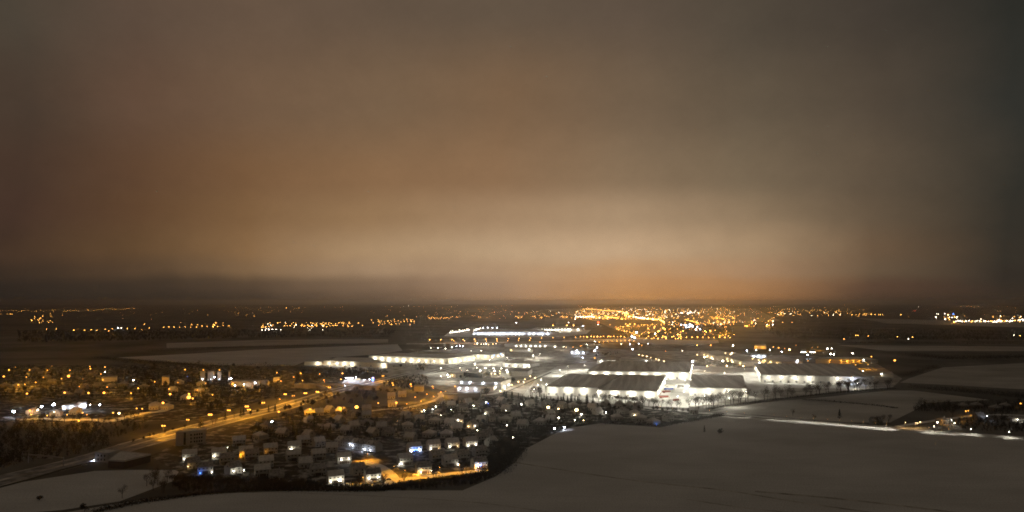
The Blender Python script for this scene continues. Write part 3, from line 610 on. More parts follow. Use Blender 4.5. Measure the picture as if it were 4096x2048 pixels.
place('the back row below the office block', '', [
 ('T1',395,715,A0,'duplex','plaster2','roof_snow',[('T1',290,690)],'grey lamp-lit'), ('T1',985,680,A0,'duplex','plaster','roof_snow',[('T1',885,625)],'cream lamp-lit'),
 ('T1',1535,640,A0,'duplex','plaster','roof_snow',[('T1',1420,665,'o',.2,420),('T1',1500,640,'o',.15,200)],'orange-lit'), ('T1',2030,580,A0,'duplex','plaster','roof_snow',[('T1',1930,545,'s',.12,40)],'dim white'),
 ('T2',150,535,A0,'duplex','plaster','roof_snow',[('T2',75,485)],'white lamp-lit'), ('T2',330,410,A0,'duplex','plaster2','roof_snow',[],'dark'),('T1',1390,420,A0,'duplex','plaster2','roof_snow',[],'dark flat-fronted')])
place('the second row facing the meadow', '', [
 ('T1',480,880,40,'gable_house','plaster2','roof_dark',[('T1',360,835,'a',.22,120)],'dark'), ('T1',710,985,A0,'duplex','plaster2','roof_dark',[('T1',610,1030,'u',.4,150),('T1',840,980,'w',.25,100)],'blue-lamp'),
 ('T1',1150,790,A0,'duplex','plaster2','roof_dark',[],'unlit'), ('T1',1330,985,50,'gable_house','plaster2','roof_dark',[('T1',1285,930)],'lamp-lit'), ('T1',1870,1040,A0,'duplex','plaster2','roof_snow',[],'unlit'),
 ('T1',1940,850,A0,'duplex','plaster2','roof_snow',[],'unlit'), ('T1',2150,1130,A0,'detached_house','plaster2','roof_dark',[],'unlit'), ('T2',620,1020,A0,'duplex','plaster2','roof_dark',[],'unlit'), ('T1',1650,700,A0,'duplex','plaster2','roof_dark',[],'unlit'),
 ('T2',640,700,A0,'duplex','plaster2','roof_snow',[],'unlit'), ('T2',130,720,A0,'duplex','plaster2','roof_snow',[],'unlit'), ('T2',1150,780,A0,'duplex','plaster2','roof_snow',[('T2',1085,695),('T2',1237,680)],'twin-lamp'), ('T2',370,860,A0,'detached_house','plaster2','roof_snow',[],'unlit')])
place('the front row along the orange street', '', [
 ('T2',985,1175,A0,'duplex','plaster','roof_snow',[('T2',870,1140),('T2',1025,1120),('T2',1068,1120)],'white lamp-lit'), ('T2',1735,1130,A0,'duplex','plaster','roof_dark',[('T2',1640,1075),('T2',1830,1050)],'orange-lit'),
 ('T2',1450,1010,A0+8,'gable_house','plaster','roof_dark',[],'tall dark'), ('T3',690,985,A0-6,'duplex','cream','roof_dark',[('T3',625,950),('T3',838,925,'w',.22,120)],'yellow-lit'),
 ('T3',330,800,A0,'duplex','plaster2','roof_snow',[('T3',175,835),('T3',238,870)],'twin-lamp'), ('T3',1240,830,A0,'duplex','plaster2','roof_snow',[('T3',1442,845)],'dim'),
 ('T3',1835,880,A0,'duplex','plaster','roof_dark',[('T3',1765,815,'b',.5,300),('T3',1820,812,'u',.7,200),('T3',1925,800,'w',.2,60)],'blue-lit'), ('T3',980,730,A0,'duplex','plaster2','roof_dark',[],'unlit'), ('T3',1480,720,A0,'duplex','plaster2','roof_dark',[],'unlit'), ('T3',1850,640,A0,'duplex','plaster2','roof_dark',[],'unlit')])
place('the upper row right of the terrace', '', [
 ('T3',515,560,A0,'duplex','plaster','roof_snow',[('T3',430,520,'b',.45,260),('T3',490,510,'u',.6,300),('T3',545,505,'u',.5,300),('T3',600,500,'b',.4,200)],'violet-blue-lit'), ('T3',905,505,A0,'duplex','plaster','roof_snow',[('T3',825,480),('T3',985,470,'a',.2,50)],'porch-lit'),
 ('T3',1282,470,A0,'duplex','plaster','roof_snow',[('T3',1210,440),('T3',1362,425,'a',.25,70)],'porch-lit'), ('T3',1650,440,A0,'duplex','plaster','roof_snow',[('T3',1578,415),('T3',1725,395)],'porch-lit'),
 ('T3',1890,340,A0,'duplex','plaster2','roof_dark',[],'unlit'), ('T3',2120,430,60,'gable_house','plaster2','roof_snow',[],'unlit')])
ts = G('T2',1010,430); te = G('T2',2080,600); k = 8; lamps = {3:[('T2',1255,385),('T2',1305,405)], 5:[('T2',1545,515),('T2',1595,540)], 6:[('T2',1690,580),('T2',1750,605)]}
td = (te-ts).normalized(); ta = math.degrees(math.atan2(td.y, td.x)); made = []
for i in range(k):
    p = ts+td*(7.25*i)
    t = house('terraced_house', p, R(ta), 'plaster2', 'roof_dark' if i % 3 else 'roof_snow', True)
    for lp in lamps.get(i, ()): porch(PENDING[-1], *lp, 'b', .27, 170)
    tag(t, 'dark terraced house, %s along the slanting terrace from its far end' % ORD[i], 'house', 'houses of the slanting terrace')
place('the dark roofs above the back row', '', [(tl,x,y,random.choice((10,35,60,-20,-40)),k,'plaster2') for tl,x,y,k in (
 ('T4',280,990,'villa'),('T4',1740,860,'detached_house'),('T4',1530,1020,'villa'),('T4',600,1140,'detached_house'),('T4',110,1200,'villa'),('T4',1110,1180,'detached_house'),('T4',1240,860,'villa'),('T4',2110,990,'detached_house'),('T4',2100,760,'detached_house'),('T4',2300,930,'villa'),('T4',2400,1130,'detached_house'),('T2',660,440,'gable_house'),('T2',890,560,'gable_house'),('T4',1900,1080,'detached_house'))], near=False)
place('the orange-lit roofs along the village lane', '', [(tl,x,y,a,k,'cream','roof_snow') for tl,x,y,a,k in (
 ('T4',2360,640,20,'detached_house'),('T4',1550,660,-35,'detached_house'),('T4',1400,715,30,'detached_house'),('T4',1190,705,15,'villa'),('T4',1790,690,-25,'detached_house'),('T5',350,545,15,'gable_house'),('T5',330,375,10,'detached_house'),('T5',540,345,0,'detached_house'),('T4',2350,765,12,'detached_house'))], near=False, adj='orange-lit')
place('the old village nearest the warehouses', '', [(tl,x,y,random.choice((10,35,60,-20,-40)),k,'plaster2') for tl,x,y,k in (
 ('T5',1900,500,'detached_house'),('T5',2050,520,'villa'),('T5',1790,610,'detached_house'),('T5',2500,480,'gable_house'),('T5',1320,480,'villa'),('T5',1540,560,'detached_house'),('T6',370,500,'villa'),('T6',640,530,'detached_house'),('T6',990,540,'gable_house'),('T6',1210,580,'gable_house'),('T6',1500,570,'villa'),('T6',1840,610,'detached_house'),('T6',2180,530,'detached_house'),('T6',2380,560,'villa'),('T6',2430,680,'villa'),('T6',2010,700,'detached_house'),('T7',60,660,'villa'),('T7',310,690,'detached_house'))], near=False)
place('the middle of the old village', '', [(tl,x,y,random.choice((10,35,60,-20,-40)),k,'plaster2',None,l) for tl,x,y,k,l in (
 ('T5',660,990,'villa',()),('T5',130,1010,'detached_house',()),('T5',560,770,'detached_house',()),('T5',900,850,'detached_house',()),('T5',1170,890,'villa',()),('T5',1690,870,'gable_house',[('T5',1670,810),('T5',1740,835,'a',.3,160)]),('T5',2030,980,'gable_house',[('T5',2015,930),('T5',1950,935,'s',.2,60)]),('T5',2130,870,'detached_house',()),('T5',2400,840,'detached_house',()),('T5',2310,690,'villa',[('T5',2185,680)]),('T5',1650,1030,'detached_house',()),('T5',1330,860,'villa',()),('T6',1040,750,'gable_house',()),('T6',330,790,'detached_house',()),('T6',80,860,'villa',()),('T6',430,960,'detached_house',()),('T6',780,900,'villa',()),('T6',100,640,'detached_house',()))], near=False)
place('the old village edge by the field', '', [(tl,x,y,random.choice((10,35,20,-20,0)),k,'plaster2',None,l) for tl,x,y,k,l in (
 ('T5',700,1160,'detached_house',()),('T5',1050,1160,'villa',()),('T5',1480,930,'detached_house',()),('T5',2300,1180,'gable_house',()),('T5',1430,1170,'villa',()),('T5',300,1130,'detached_house',()),('T6',1000,860,'detached_house',()),('T7',210,830,'villa',[('T7',190,805,'w',.22,90),('T7',215,880,'a',.22,80)]),('T7',640,1010,'villa',[('T7',640,1000,'u',.4,60)]),('T7',920,930,'detached_house',()),('T7',310,940,'villa',()),('T7',1380,790,'gable_house',()),('T6',2380,820,'villa',()),('T3',370,330,'detached_house',()))], near=False)
place('the far left village on the hill', '', [(tl,x,y,random.choice((0,12,-15)),random.choice(('villa','detached_house')),'shaded_plaster','roof_dark') for tl,x,y in (
 ('B1',540,180),('B1',1460,265),('B1',260,450),('B1',640,250),('B1',1560,450),('B1',1760,455),('B1',1950,430),('B1',2280,470),('B1',1250,570),('B1',820,390),('B1',1330,475),('B1',1040,600),('B1',50,450),('B1',720,310))], near=False, adj='dim')
place('the left village by the motorway', '', [(tl,x,y,random.choice((0,12,-15)),random.choice(('villa','detached_house')),'plaster','roof_snow') for tl,x,y in (
 ('B1',2470,800),('B2',390,800),('B2',200,770),('B2',930,530),('B2',500,520),('B2',720,640),('B2',970,410),('B2',610,390),('B2',1740,460),('B2',2000,410),('B2',2200,365),('B1',1170,880),('B1',880,910),('B1',470,880))], near=False, adj='orange-lit')
place('the right hamlet', '', [(tl,x,y,random.choice((0,12,-15)),random.choice(('villa','detached_house')),'shaded_plaster','roof_dark') for tl,x,y in (
 ('A8',1560,330),('A8',2140,370),('A8',1240,600),('A8',1800,320),('A8',40,600),('A8',1860,520),('A8',2300,330))], near=False, adj='dark')
t = thing('glasshouse', G('A8',2375,545), .02, 'long greenish lit glasshouse at the right edge', 'glasshouse')
mb = MB(); gable(mb, 0, 46, 0, 9, 3.4, 5.2); obj('wall', mb.mesh('wall', M['grey_wall']), t); mb = MB(); gable_roof(mb, 0, 46, 0, 9, 3.4, 5.2); obj('roof', mb.mesh('roof', M['roof_snow']), t)
for i in range(4): floodlight(t, Vector((6+11*i,-.8,2.6)), Vector((0,-1,0)), 'w', 160, .18)

# ---- bridge, filling station, gantry
b0, b1 = G('A1',360,770), G('A1',1130,790); d = (b1-b0); L = d.length
t = thing('road_bridge', b0, math.atan2(d.y, d.x), 'concrete road bridge on slanted piers over the orange motorway', 'bridge')
mb = MB(); mb.box(-4,L+4,-5,5,6.2,7.4); obj('deck', mb.mesh('deck', M['concrete']), t)
mb = MB(); mb.box(-4,L+4,-4.4,4.4,7.41,7.6); obj('carriageway', mb.mesh('carriageway', M['snow']), t)
for y in (-5.02, 4.87):
    mb = MB(); mb.box(-4,L+4,y,y+.15,7.42,8.4)
    obj('railing', mb.mesh('railing', M['metal']), t)
for x in (.42*L, .74*L):
    for y in (-3.5,0,3.5):
        mb = MB(); mb.tube((x-1.5,y,6.2),(x,y,0),.5,.45,8); obj('pier', mb.mesh('pier', M['concrete']), t)
for x, s in ((-14,1),(L+14,-1)):
    mb = MB(); mb.prism([(x-26,0),(x+26,0),(x+s*10,7.3),(x-s*26 if s>0 else x+26,7.3)] if s>0 else [(x-26,0),(x+26,0),(x+26,7.3),(x-10,7.3)], -8, 8); obj('embankment', mb.mesh('embankment', M['verge']), t)
c0 = G('A1',1005,612); t = thing('filling_station', c0, .1, 'brightly lit filling station with a glowing white canopy above the bridge', 'filling station')
mb = MB(); mb.box(-6,6,-4,4,4.6,5.5); obj('canopy', mb.mesh('canopy', EM['canopy']), t)
mb = MB(); mb.box(-6,6,-4,4,5.51,5.8); obj('canopy_roof', mb.mesh('canopy_roof', M['snow']), t)
for x in (-4,4):
    mb = MB(); mb.box(x-.3,x+.3,-.3,.3,0,4.6); obj('column', mb.mesh('column', M['frame']), t); mb = MB(); mb.box(x-.7,x+.7,-.5,.5,0,1.7); obj('fuel_pump', mb.mesh('fuel_pump', M['frame']), t, (1.8,1.2,0))
    light(t, (x,-2.5,4.0), 'b', 2200, 1)
mb = MB(); mb.box(9,19,0,7,0,3.6); obj('shop', mb.mesh('shop', M['plaster']), t); mb = MB(); mb.box(9.4,18.6,-.2,.02,1.2,2.6); obj('shop_window', mb.mesh('shop_window', EM['lit']), t)
t = thing('price_pylon', G('A1',1465,655), .1, 'blue glowing price pylon at the tip of the filling station yard', 'sign')
mb = MB(); mb.box(-.25,.25,-.25,.25,0,3); obj('post', mb.mesh('post', M['metal']), t); mb = MB(); mb.box(-1.6,1.6,-.3,.3,3,9.5); obj('sign_face', mb.mesh('sign_face', EM['u']), t); mb = MB(); mb.box(-.8,.8,-.36,-.31,5.5,8); obj('price_field', mb.mesh('price_field', EM['sign']), t)
g0, g1 = G('Z5',285,765), G('Z5',637,800); d = g1-g0; L = d.length
t = thing('sign_gantry', g0, math.atan2(d.y,d.x), 'grey sign gantry spanning the dark motorway at the left edge', 'gantry')
for x in (0, L): mb = MB(); mb.box(x-.3,x+.3,-.3,.3,0,8.5); obj('post', mb.mesh('post', M['metal']), t)
mb = MB(); mb.box(.3,L-.3,-.35,.35,7.3,8.3); obj('beam', mb.mesh('beam', M['metal']), t)
for f in (.3,.62): mb = MB(); mb.box(-3,3,.36,.5,5.6,8.6); obj('sign_back', mb.mesh('sign_back', M['grey_wall']), t, (L*f,0,0))

# ---- vehicles
CARB = [(-2.1,.35),(-2.15,.75),(-1.75,.95),(-1.1,1.42),(.55,1.45),(1.2,.95),(2.05,.82),(2.15,.4)]
def car(p, a, label, group, paint='car_light'):
    t = thing('parked_car', p, a, label, 'car', group)
    def body(): b = MB(); b.prism(CARB, -.85, .85); return b.mesh('body', M[paint])
    obj('body', cached(('car', paint), body), t)
    obj('windows', cached('carwin', lambda: (lambda b: (b.prism([(-1.5,.98),(-1.05,1.33),(.45,1.36),(.95,.98)], -.87, .87), b.mesh('windows', M['window']))[1])(MB())), t)
    wm = cached('wheel', lambda: (lambda b: (b.tube((0,-.1,0),(0,.1,0),.34,.34,10), b.mesh('wheel', M['tyre']))[1])(MB()))
    for x in (-1.35,1.35):
        for y in (-.82,.82): obj('wheel', wm, t, (x,y,.34))
for (tl,x,y,ang,pt,lb) in (('T2',1655,1140,15,'car_light','snowed car left of the drive before the orange house'),('T2',1785,1150,10,'car_light','snowed car right of the drive before the orange house'),('T2',2200,895,-25,'car_light','snowed car under the twin lamps in the close'),('T2',2040,1110,10,'car_dark','dark car parked on the bend of the orange street'),('T2',880,1225,-30,'car_light','snowed car before the white lamp-lit front house'),
  ('T2',1215,430,0,'car_light','snowed car at the far end of the terrace lane'),('T2',1580,610,-10,'car_light','snowed car in the middle of the terrace lane'),('T2',1690,645,-10,'car_light','snowed car at the near end of the terrace lane'),('T3',500,1015,40,'car_light','snowed car at the left of two before the yellow house'),('T3',575,1025,60,'car_light','snowed car at the right of two before the yellow house'),('T3',960,970,-20,'car_light','snowed car under the street tree right of the yellow house'),
  ('T1',250,830,-10,'car_light','snowed car at the far side of the first drive'),('T1',310,880,-20,'car_light','snowed car at the near side of the first drive'),('T1',1480,905,80,'car_light','snowed car lit from above beside the second row'),('T3',640,560,0,'car_light','snowed car beside the violet-blue house'),('T3',1060,495,5,'car_light','snowed car between two porch-lit houses'),('Z5',850,790,20,'car_light','snowed car by the low office'),('T5',1640,915,10,'car_light','snowed car before the brightly lit village house')):
    car(G(tl,x,y), R(ang), lb, 'cars parked in the housing estate', pt)
slots = []
for i in range(11):
    for j in range(5): slots.append((700+i*84+j*30, 290+j*32+i*4))
for x, y in slots:
    if rnd(0,1) < .84 and not (x > 1230 and y < 310): car(G('A4',x,y), R(rnd(55,75)), 'parked car in the crowded car park behind the long warehouse', 'cars in the crowded car park', random.choice(('car_dark','car_light','car_dark')))
def truck(p, a, L, label, box, cab='frame'):
    t = thing('parked_truck', p, a, label, 'truck', 'trucks in the loading yard')
    mb = MB(); mb.box(0,L,-1.25,1.25,1.1,4.0); obj('trailer', mb.mesh('trailer', M[box]), t)
    mb = MB(); mb.prism([(L+.5,.6),(L+2.8,.6),(L+2.9,1.8),(L+2.4,3.4),(L+.6,3.6)], -1.2, 1.2); obj('cab', mb.mesh('cab', M[cab]), t)
    mb = MB(); mb.prism([(L+2.55,2.05),(L+2.9,2.05),(L+2.5,3.2),(L+2.3,3.2)], -1.22, 1.22); obj('windscreen', mb.mesh('windscreen', M['window']), t)
    wm = cached('twheel', lambda: (lambda b: (b.tube((0,-.15,0),(0,.15,0),.5,.5,10), b.mesh('wheel', M['tyre']))[1])(MB()))
    for x in (1.2,2.5,3.8,L+1.6):
        for y in (-1.05,1.05): obj('wheel', wm, t, (x,y,.5))
for (x0,y0,x1,lb,bx) in ((815,245,1010,'white trailer truck, upper one beside the warehouse doors','frame'),(1045,250,1185,'white trailer truck at the right side of the yard','snow'),(755,365,950,'dark trailer truck with a white cab in the middle of the yard','red'),(790,310,1000,'blue-topped trailer truck behind the dark one','blue'),(690,470,905,'brownish trailer truck at the near end of the yard','red'),(970,535,1120,'reddish trailer truck nearest to the trees','red'),(850,580,965,'grey trailer truck under the bare trees by the road','grey_wall')):
    a, b = G('T7',x0,y0), G('T7',x1,y0-6); truck(a, math.atan2((b-a).y,(b-a).x), max(8,(b-a).length-3), lb, bx)

# ---------------------------------------------------------------- street lamps
def pole_mesh(h, arm):
    def f():
        b = MB(); b.tube((0,0,0),(0,0,h+.1),.12,.07,6)
        for s in arm: b.tube((0,0,h),(s,0,h+.35),.06,.05,5)
        return b.mesh('pole', M['metal'])
    return cached(('pole', h, arm), f)
def head_mesh(c, r, shade=False):
    def f():
        b = MB(); b.ball((0,0,0), r, 0, 8, 6, .75); return b.mesh('lamp_head', EM[c])
    return cached(('head', c, r), f)
def lamp(tile, x, y, c='o', h=8.0, r=.42, power=1500, name='street_lamp', arm=(), spot=None, lc=None):
    r = max(.1, round(r*random.choice((.75,.9,1,1.15,1.3))/.05)*.05) if c in 'oawb' else r
    P = G(tile, x, y, h); t = thing(name, (P.x, P.y, 0), rnd(-.3,.3), None, 'street lamp')
    obj('pole', pole_mesh(h-.45, arm), t); hx = arm or (0,)
    for s in hx:
        obj('lamp_head', head_mesh(c, round(r*(2.2 if c in 'oa' else 1.6), 2)), t, (s,0,h))
        if power: light(t, (s,0,h-.75), lc or c, power, .35, spot)
    return t, (px(tile, x, y))
L1 = [lamp('B1',x,y,'o',7.5,r,p*4) for x,y,r,p in ((145,160,.5,900),(250,115,.25,150),(835,95,.3,300),(475,160,.4,800),(765,165,.4,600),(1125,165,.6,1500),(1105,260,.85,2600),(60,265,.55,1300),(425,275,.35,500),(700,280,.38,600),(990,300,.5,2200),(1445,105,.38,600),(1455,140,.6,1200),(1690,115,.55,1100),(1625,225,.55,1300),(1335,305,.25,150),(1655,320,.5,2200),(295,400,.5,2600),(400,392,.4,1600),(575,360,.5,1500),(1275,428,.35,500),(1725,437,.4,1800),(435,540,.6,1600),(1040,525,.5,2600),(1425,530,.5,1500),(1675,527,.65,1600),(2225,455,.45,1200),(2110,535,.6,1500),(2490,350,.4,700),(480,815,.5,2200))]
L1 += [lamp('B2',x,y,'o',7.5,r,p*4) for x,y,r,p in ((725,155,.45,900),(1020,160,.4,2400),(1280,160,.4,2400),(610,362,.35,500),(470,468,.35,500),(485,550,.75,2600),(785,600,1.0,4200),(790,548,.55,1500),(850,620,.4,900),(925,485,.45,1400),(1058,375,.45,900),(370,690,1.0,4600),(1168,560,.35,500),(1495,378,.4,1200),(1670,425,.4,900),(2010,328,.42,2200),(2205,205,.45,1500),(2230,312,.42,1500),(2270,340,.42,1200),(2475,275,.45,1500))]
L1 += [lamp('A1',x,y,'o',7.5,r,p*3) for x,y,r,p in ((15,470,.5,1200),(395,483,.5,1000),(855,470,.5,2600),(480,605,.45,2400),(495,640,.35,1200),(50,615,.45,1400))]
for (t, p), o, k, nr in rows(L1, lambda i: i[1], 10): tag(t, 'orange lamp, %s from the left in the %s row of the left village' % (o, ORD[k]), None, 'orange lamps of the left village')
L2 = [lamp('B1',x,y,c,7.5,r,p) for x,y,c,r,p in ((1690,195,'w',.4,250),(2150,325,'w',.6,600),(865,715,'b',.85,3000),(670,750,'b',.6,1500),(220,830,'b',.75,2200),(1605,720,'b',.75,1200),(610,805,'w',.4,500),(1450,720,'w',.35,400),(1915,860,'a',.45,500),(875,835,'w',.3,400))]
L2 += [lamp('B2',x,y,c,7.5,r,p) for x,y,c,r,p in ((760,268,'u',.3,60),(1200,275,'b',.55,500),(1470,295,'b',.4,300),(1530,410,'w',.6,800),(1855,370,'b',.5,500),(1675,393,'w',.4,300))]
for (t, p), o, k, nr in rows(L2, lambda i: i[1], 20): tag(t, 'white lamp, %s from the left among orange lamps of the left village' % o, None, 'white lamps of the left village')
L3 = [lamp(tl,x,y,'o',8,.45,p*1.7) for tl,x,y,p in (('B1',1820,850,1800),('B1',2200,780,2800),('B1',2290,785,1300),('B1',1330,850,2600),('B1',1268,980,1800))]
for i in (500, 760, 1080, 1400): L3.append(lamp('B1',i,880 if i != 760 else 895,'s',7,.3,1700,lc='o'))
for (t, p), o, k, nr in rows(L3, lambda i: i[1], 20): tag(t, 'orange lamp, %s from the left along the tree-lined lane' % o, None, 'lamps of the tree-lined lane')
DB = [('Z5',1645,390),('B2',770,960),('B2',1130,880),('B2',1430,810),('B2',1720,748),('B2',1755,800),('B2',1985,688),('B2',2338,550),('B2',2470,575),('T4',1115,265),('T4',1357,238),('T4',1597,150),('A1',1470,560),('A1',1670,520)]
L4 = [lamp(*d,'o',10.5,.42,3600 if i != 0 else 4200,'double_street_lamp',(-1.35,1.35)) for i, d in enumerate(DB)]
for (t, p), o, k, nr in rows(L4, lambda i: (i[1][0], 0), 20): tag(t, 'twin-headed orange motorway lamp, %s from the left along the motorway' % o, None, 'twin-headed motorway lamps')
L5 = [lamp(tl,x,y,'o',8,r,p*2.6) for tl,x,y,r,p in (('B2',2250,632,.45,900),('T4',1205,590,.5,2200),('T4',580,640,.5,3000),('T4',1810,570,.42,2000),('T4',2145,545,1.0,3000),('T5',65,465,.45,1800),('T5',430,455,.5,2600),('T5',810,345,.55,3200),('T5',1045,285,.45,1800),('T5',1325,245,.45,2600),('A1',1860,665,.45,2000),('A1',1875,705,.4,2000),('A1',2228,690,.5,1500),('A1',2243,730,.4,1800),('T5',1160,130,.5,1500),('T5',1172,165,.35,900),('T5',1612,130,.5,2200),('A1',825,590,.55,1800))]
L5 += [lamp('T5',x,y,'s',7.5,.3,2600,lc='o') for x,y in ((640,480),(930,430),(1420,230),(1180,330))]
for (t, p), o, k, nr in rows(L5, lambda i: i[1], 8): tag(t, 'orange lamp, %s from the left in the %s row by the village lane' % (o, ORD[k]), None, 'orange lamps of the village lane')
L5b = [lamp('A1',x,y,'b',8,.3,p) for x,y,p in ((925,560,2500),(1125,550,2500),(1290,600,2500),(1400,590,1200),(905,712,400))]
for (t, p), o, k, nr in rows(L5b, lambda i: (i[1][0],0), 20): tag(t, 'cold white lamp, %s from the left around the filling station yard' % o, None, 'lamps of the filling station yard')
L6 = [lamp('A2',x,y,'a',8,.38,p) for x,y,p in ((1880,740,1500),(2010,685,1500),(1745,800,1500),(1605,880,1800),(2120,630,1500),(2215,660,900),(1520,930,1200))]
for (t, p), o, k, nr in rows(L6, lambda i: i[1], 20): tag(t, 'warm street lamp, %s from the left along the yellow road' % o, None, 'lamps of the yellow road')
L7 = [lamp(tl,x,y-48,'s',6.8,.14,pw*3.0,lc='o',spot=165) for tl,x,y,pw in (('T2',1612,628,2400),('T2',2143,880,3600),('T3',300,960,3600),('T3',640,930,3000),('T3',1780,810,1800),('T3',1000,900,1200),('T2',1520,1100,1600),('T3',1400,845,900))]
for (t, p), o, k, nr in rows(L7, lambda i: (i[1][0],0), 20): tag(t, 'shaded street lamp, %s from the left along the orange estate street' % o, None, 'shaded lamps of the estate street')
L8 = [lamp('T5',x,y,c,3.2,.3,p,'garden_lamp') for x,y,c,p in ((990,610,'w',150),(945,635,'a',90),(1222,535,'w',120),(1160,590,'w',320),(1535,595,'w',330),(1325,705,'w',700),(1985,515,'w',420),(2235,450,'w',400),(2275,470,'u',60),(2100,560,'w',260),(1640,900,'w',300),(2060,1010,'w',320),(1880,935,'a',50),(445,825,'a',120))]
L8 += [lamp('T6',x,y,c,3.2,r,p,'garden_lamp') for x,y,c,r,p in ((430,490,'w',.35,90),(120,615,'w',.3,60),(970,550,'a',.75,500),(1540,605,'a',.75,700),(1640,690,'w',.4,400),(1180,760,'w',.38,80),(1510,810,'w',.3,70),(1680,810,'a',.25,70),(2135,650,'w',.38,250),(420,830,'w',.22,40),(140,915,'w',.3,50),(1095,975,'b',.4,120),(1300,950,'b',.45,140),(260,1155,'w',.28,50),(1178,580,'a',.4,50),(1060,650,'a',.15,260))]
L8 += [lamp('T3',2475,250,'w',3,.25,40,'garden_lamp'),lamp('T1',1490,915,'w',3,.22,120,'garden_lamp'),lamp('T1',1160,455,'w',4,.2,60,'garden_lamp'),lamp('T4',440,840,'b',5,.5,500,'garden_lamp'),lamp('T4',450,900,'b',3,.5,500,'garden_lamp')]
for (t, p), o, k, nr in rows(L8, lambda i: i[1], 9): tag(t, 'garden light, %s from the left in the %s row among dark roofs' % (o, ORD[nr-1-k]), 'garden light', 'garden lights among the dark roofs')
# lamps of the industrial estate
L9 = [lamp('A2',x,y,'w',11,r,p*6.5) for x,y,r,p in ((118,60,.5,900),(258,60,.5,900),(412,70,.6,1200),(543,50,.45,700),(930,115,.5,500),(1133,115,.5,500),(1005,385,.55,5000),(320,470,.3,4200),(700,455,.3,4200),(1300,300,.3,4200),(1650,255,.3,3600),(2300,190,.3,3600),(1045,455,.45,700),(1213,465,.45,700),(1380,470,.4,500),(1540,470,.4,600),(1108,520,.6,1200),(1398,525,.7,1200),(455,600,.6,900),(508,630,.35,400),(320,630,.4,500),(467,655,.35,400),(850,510,.3,300),(1640,510,.45,800))]
L9 += [lamp('A2',x,y,'a',7,.35,p) for x,y,p in ((1335,575,900),(1405,580,900),(1505,575,900),(1505,530,500),(735,510,400),(1025,515,400),(1700,520,300))]
L9 += [lamp('A6',x,y,c,10,r,p*4.5) for x,y,c,r,p in ((1275,632,'w',.9,1800),(2330,505,'w',.95,2500),(2365,605,'b',.7,1200),(2330,770,'o',.6,2500),(2135,770,'b',.5,500),(2070,690,'b',.6,1800),(2040,650,'b',.6,1500),(2330,655,'b',.8,1800),(440,540,'w',.55,1200),(500,550,'w',.4,700),(540,548,'w',.45,700),(580,545,'w',.5,700),(400,550,'a',.4,500),(620,555,'a',.4,500),(690,548,'a',.4,500),(740,542,'w',.4,500),(105,585,'b',.5,300),(160,575,'b',.5,300),(205,578,'b',.5,300),(30,600,'w',.5,500),(1340,735,'w',.6,3200),(1450,700,'w',.3,3200),(1830,590,'w',.5,500),(1870,600,'a',.5,900),(1980,600,'o',.5,900),(2100,580,'o',.55,900),(2120,575,'o',.5,600),(2205,555,'w',.55,500),(1450,515,'o',.6,900))]
L9 += [lamp('A4',x,y,c,12,r,p*4) for x,y,c,r,p in ((895,240,'w',.7,1800),(945,235,'a',.5,900),(1035,255,'a',.5,900),(1060,280,'w',.45,900),(1265,320,'w',1.0,4500),(655,330,'b',.8,2600),(80,330,'a',.55,700),(950,425,'a',.55,1500),(1345,420,'a',.55,1500),(1675,425,'a',.6,1500),(1365,325,'a',.5,700),(1460,340,'a',.5,700),(750,195,'a',.5,700),(1315,165,'a',.5,900),(1420,185,'a',.5,900),(1450,160,'a',.6,900),(1865,275,'a',.5,700),(1985,300,'a',.5,700),(2070,315,'a',.5,700),(2000,355,'b',.55,400),(2178,375,'a',.55,700),(2220,345,'a',.5,700),(2350,375,'a',.55,700),(1750,115,'b',.7,900),(1470,10,'w',1.2,3500),(115,125,'o',.5,900),(1300,560,'w',.3,14000),(1700,490,'w',.3,6000),(900,520,'w',.3,4000))]
L9 += [lamp('A3',x,y,'a',8,.5,700) for x,y in ((1990,95),(2065,112),(2148,130),(2228,153),(2335,180),(2390,200),(2495,232))]
L9 += [lamp('A3',x,y,'w',12,.35,p*2.8) for x,y,p in ((-330,640,4500),(20,600,5000),(130,690,6000),(-120,790,4500),(-40,700,4500),(560,330,6000),(900,300,6000),(400,400,5000))]  # yard masts put in to brighten the snow and the roofs
L9 += [lamp('T7',x,y,'w',12,.3,p*2.6) for x,y,p in ((1210,100,9000),(1190,330,9000),(1060,430,5000),(900,60,6000),(1600,420,2600),(2100,470,2600))]  # more masts put in to brighten the loading yard
L9 += [lamp('A5',x,y,c,10,r,p*1.6) for x,y,c,r,p in ((635,155,'a',.9,2500),(460,125,'o',.7,2500),(378,110,'o',.6,1800),(560,135,'o',.5,2200),(740,85,'o',.5,500),(1245,140,'w',.8,800),(1312,135,'w',.6,500),(1300,225,'w',.95,2500),(1350,232,'w',.8,2500),(1650,215,'w',.95,2500),(925,240,'b',.7,600),(512,190,'b',.7,900),(1955,268,'o',.6,500),(2330,328,'o',.8,1500),(935,333,'o',.5,500),(765,325,'w',.5,400),(1735,700,'w',.25,1500),(1000,120,'s',.5,3500),(1090,115,'s',.4,3500),(1480,395,'s',.4,2200),(1700,400,'s',.4,2500),(1900,395,'s',.4,2500),(100,160,'w',.6,1200),(320,160,'w',.6,1200),(1820,500,'w',.4,700))]
for (t, p), o, k, nr in rows(L9, lambda i: i[1], 16): tag(t, 'mast lamp, %s from the left in the %s row of the industrial estate' % (o, ORD[nr-1-k]), None, 'mast lamps of the industrial estate')
CR = [('T7',700,610),('T7',950,628),('T7',1700,688),('T7',2050,712),('T7',2400,736),('Z8',60,258),('Z8',190,268),('Z8',330,279),('Z8',460,288),('Z8',600,299),('Z8',720,309),('Z8',840,318),('Z8',960,328),('Z8',1080,338),('Z8',1190,346),('Z8',1620,384),('Z8',1820,398)]
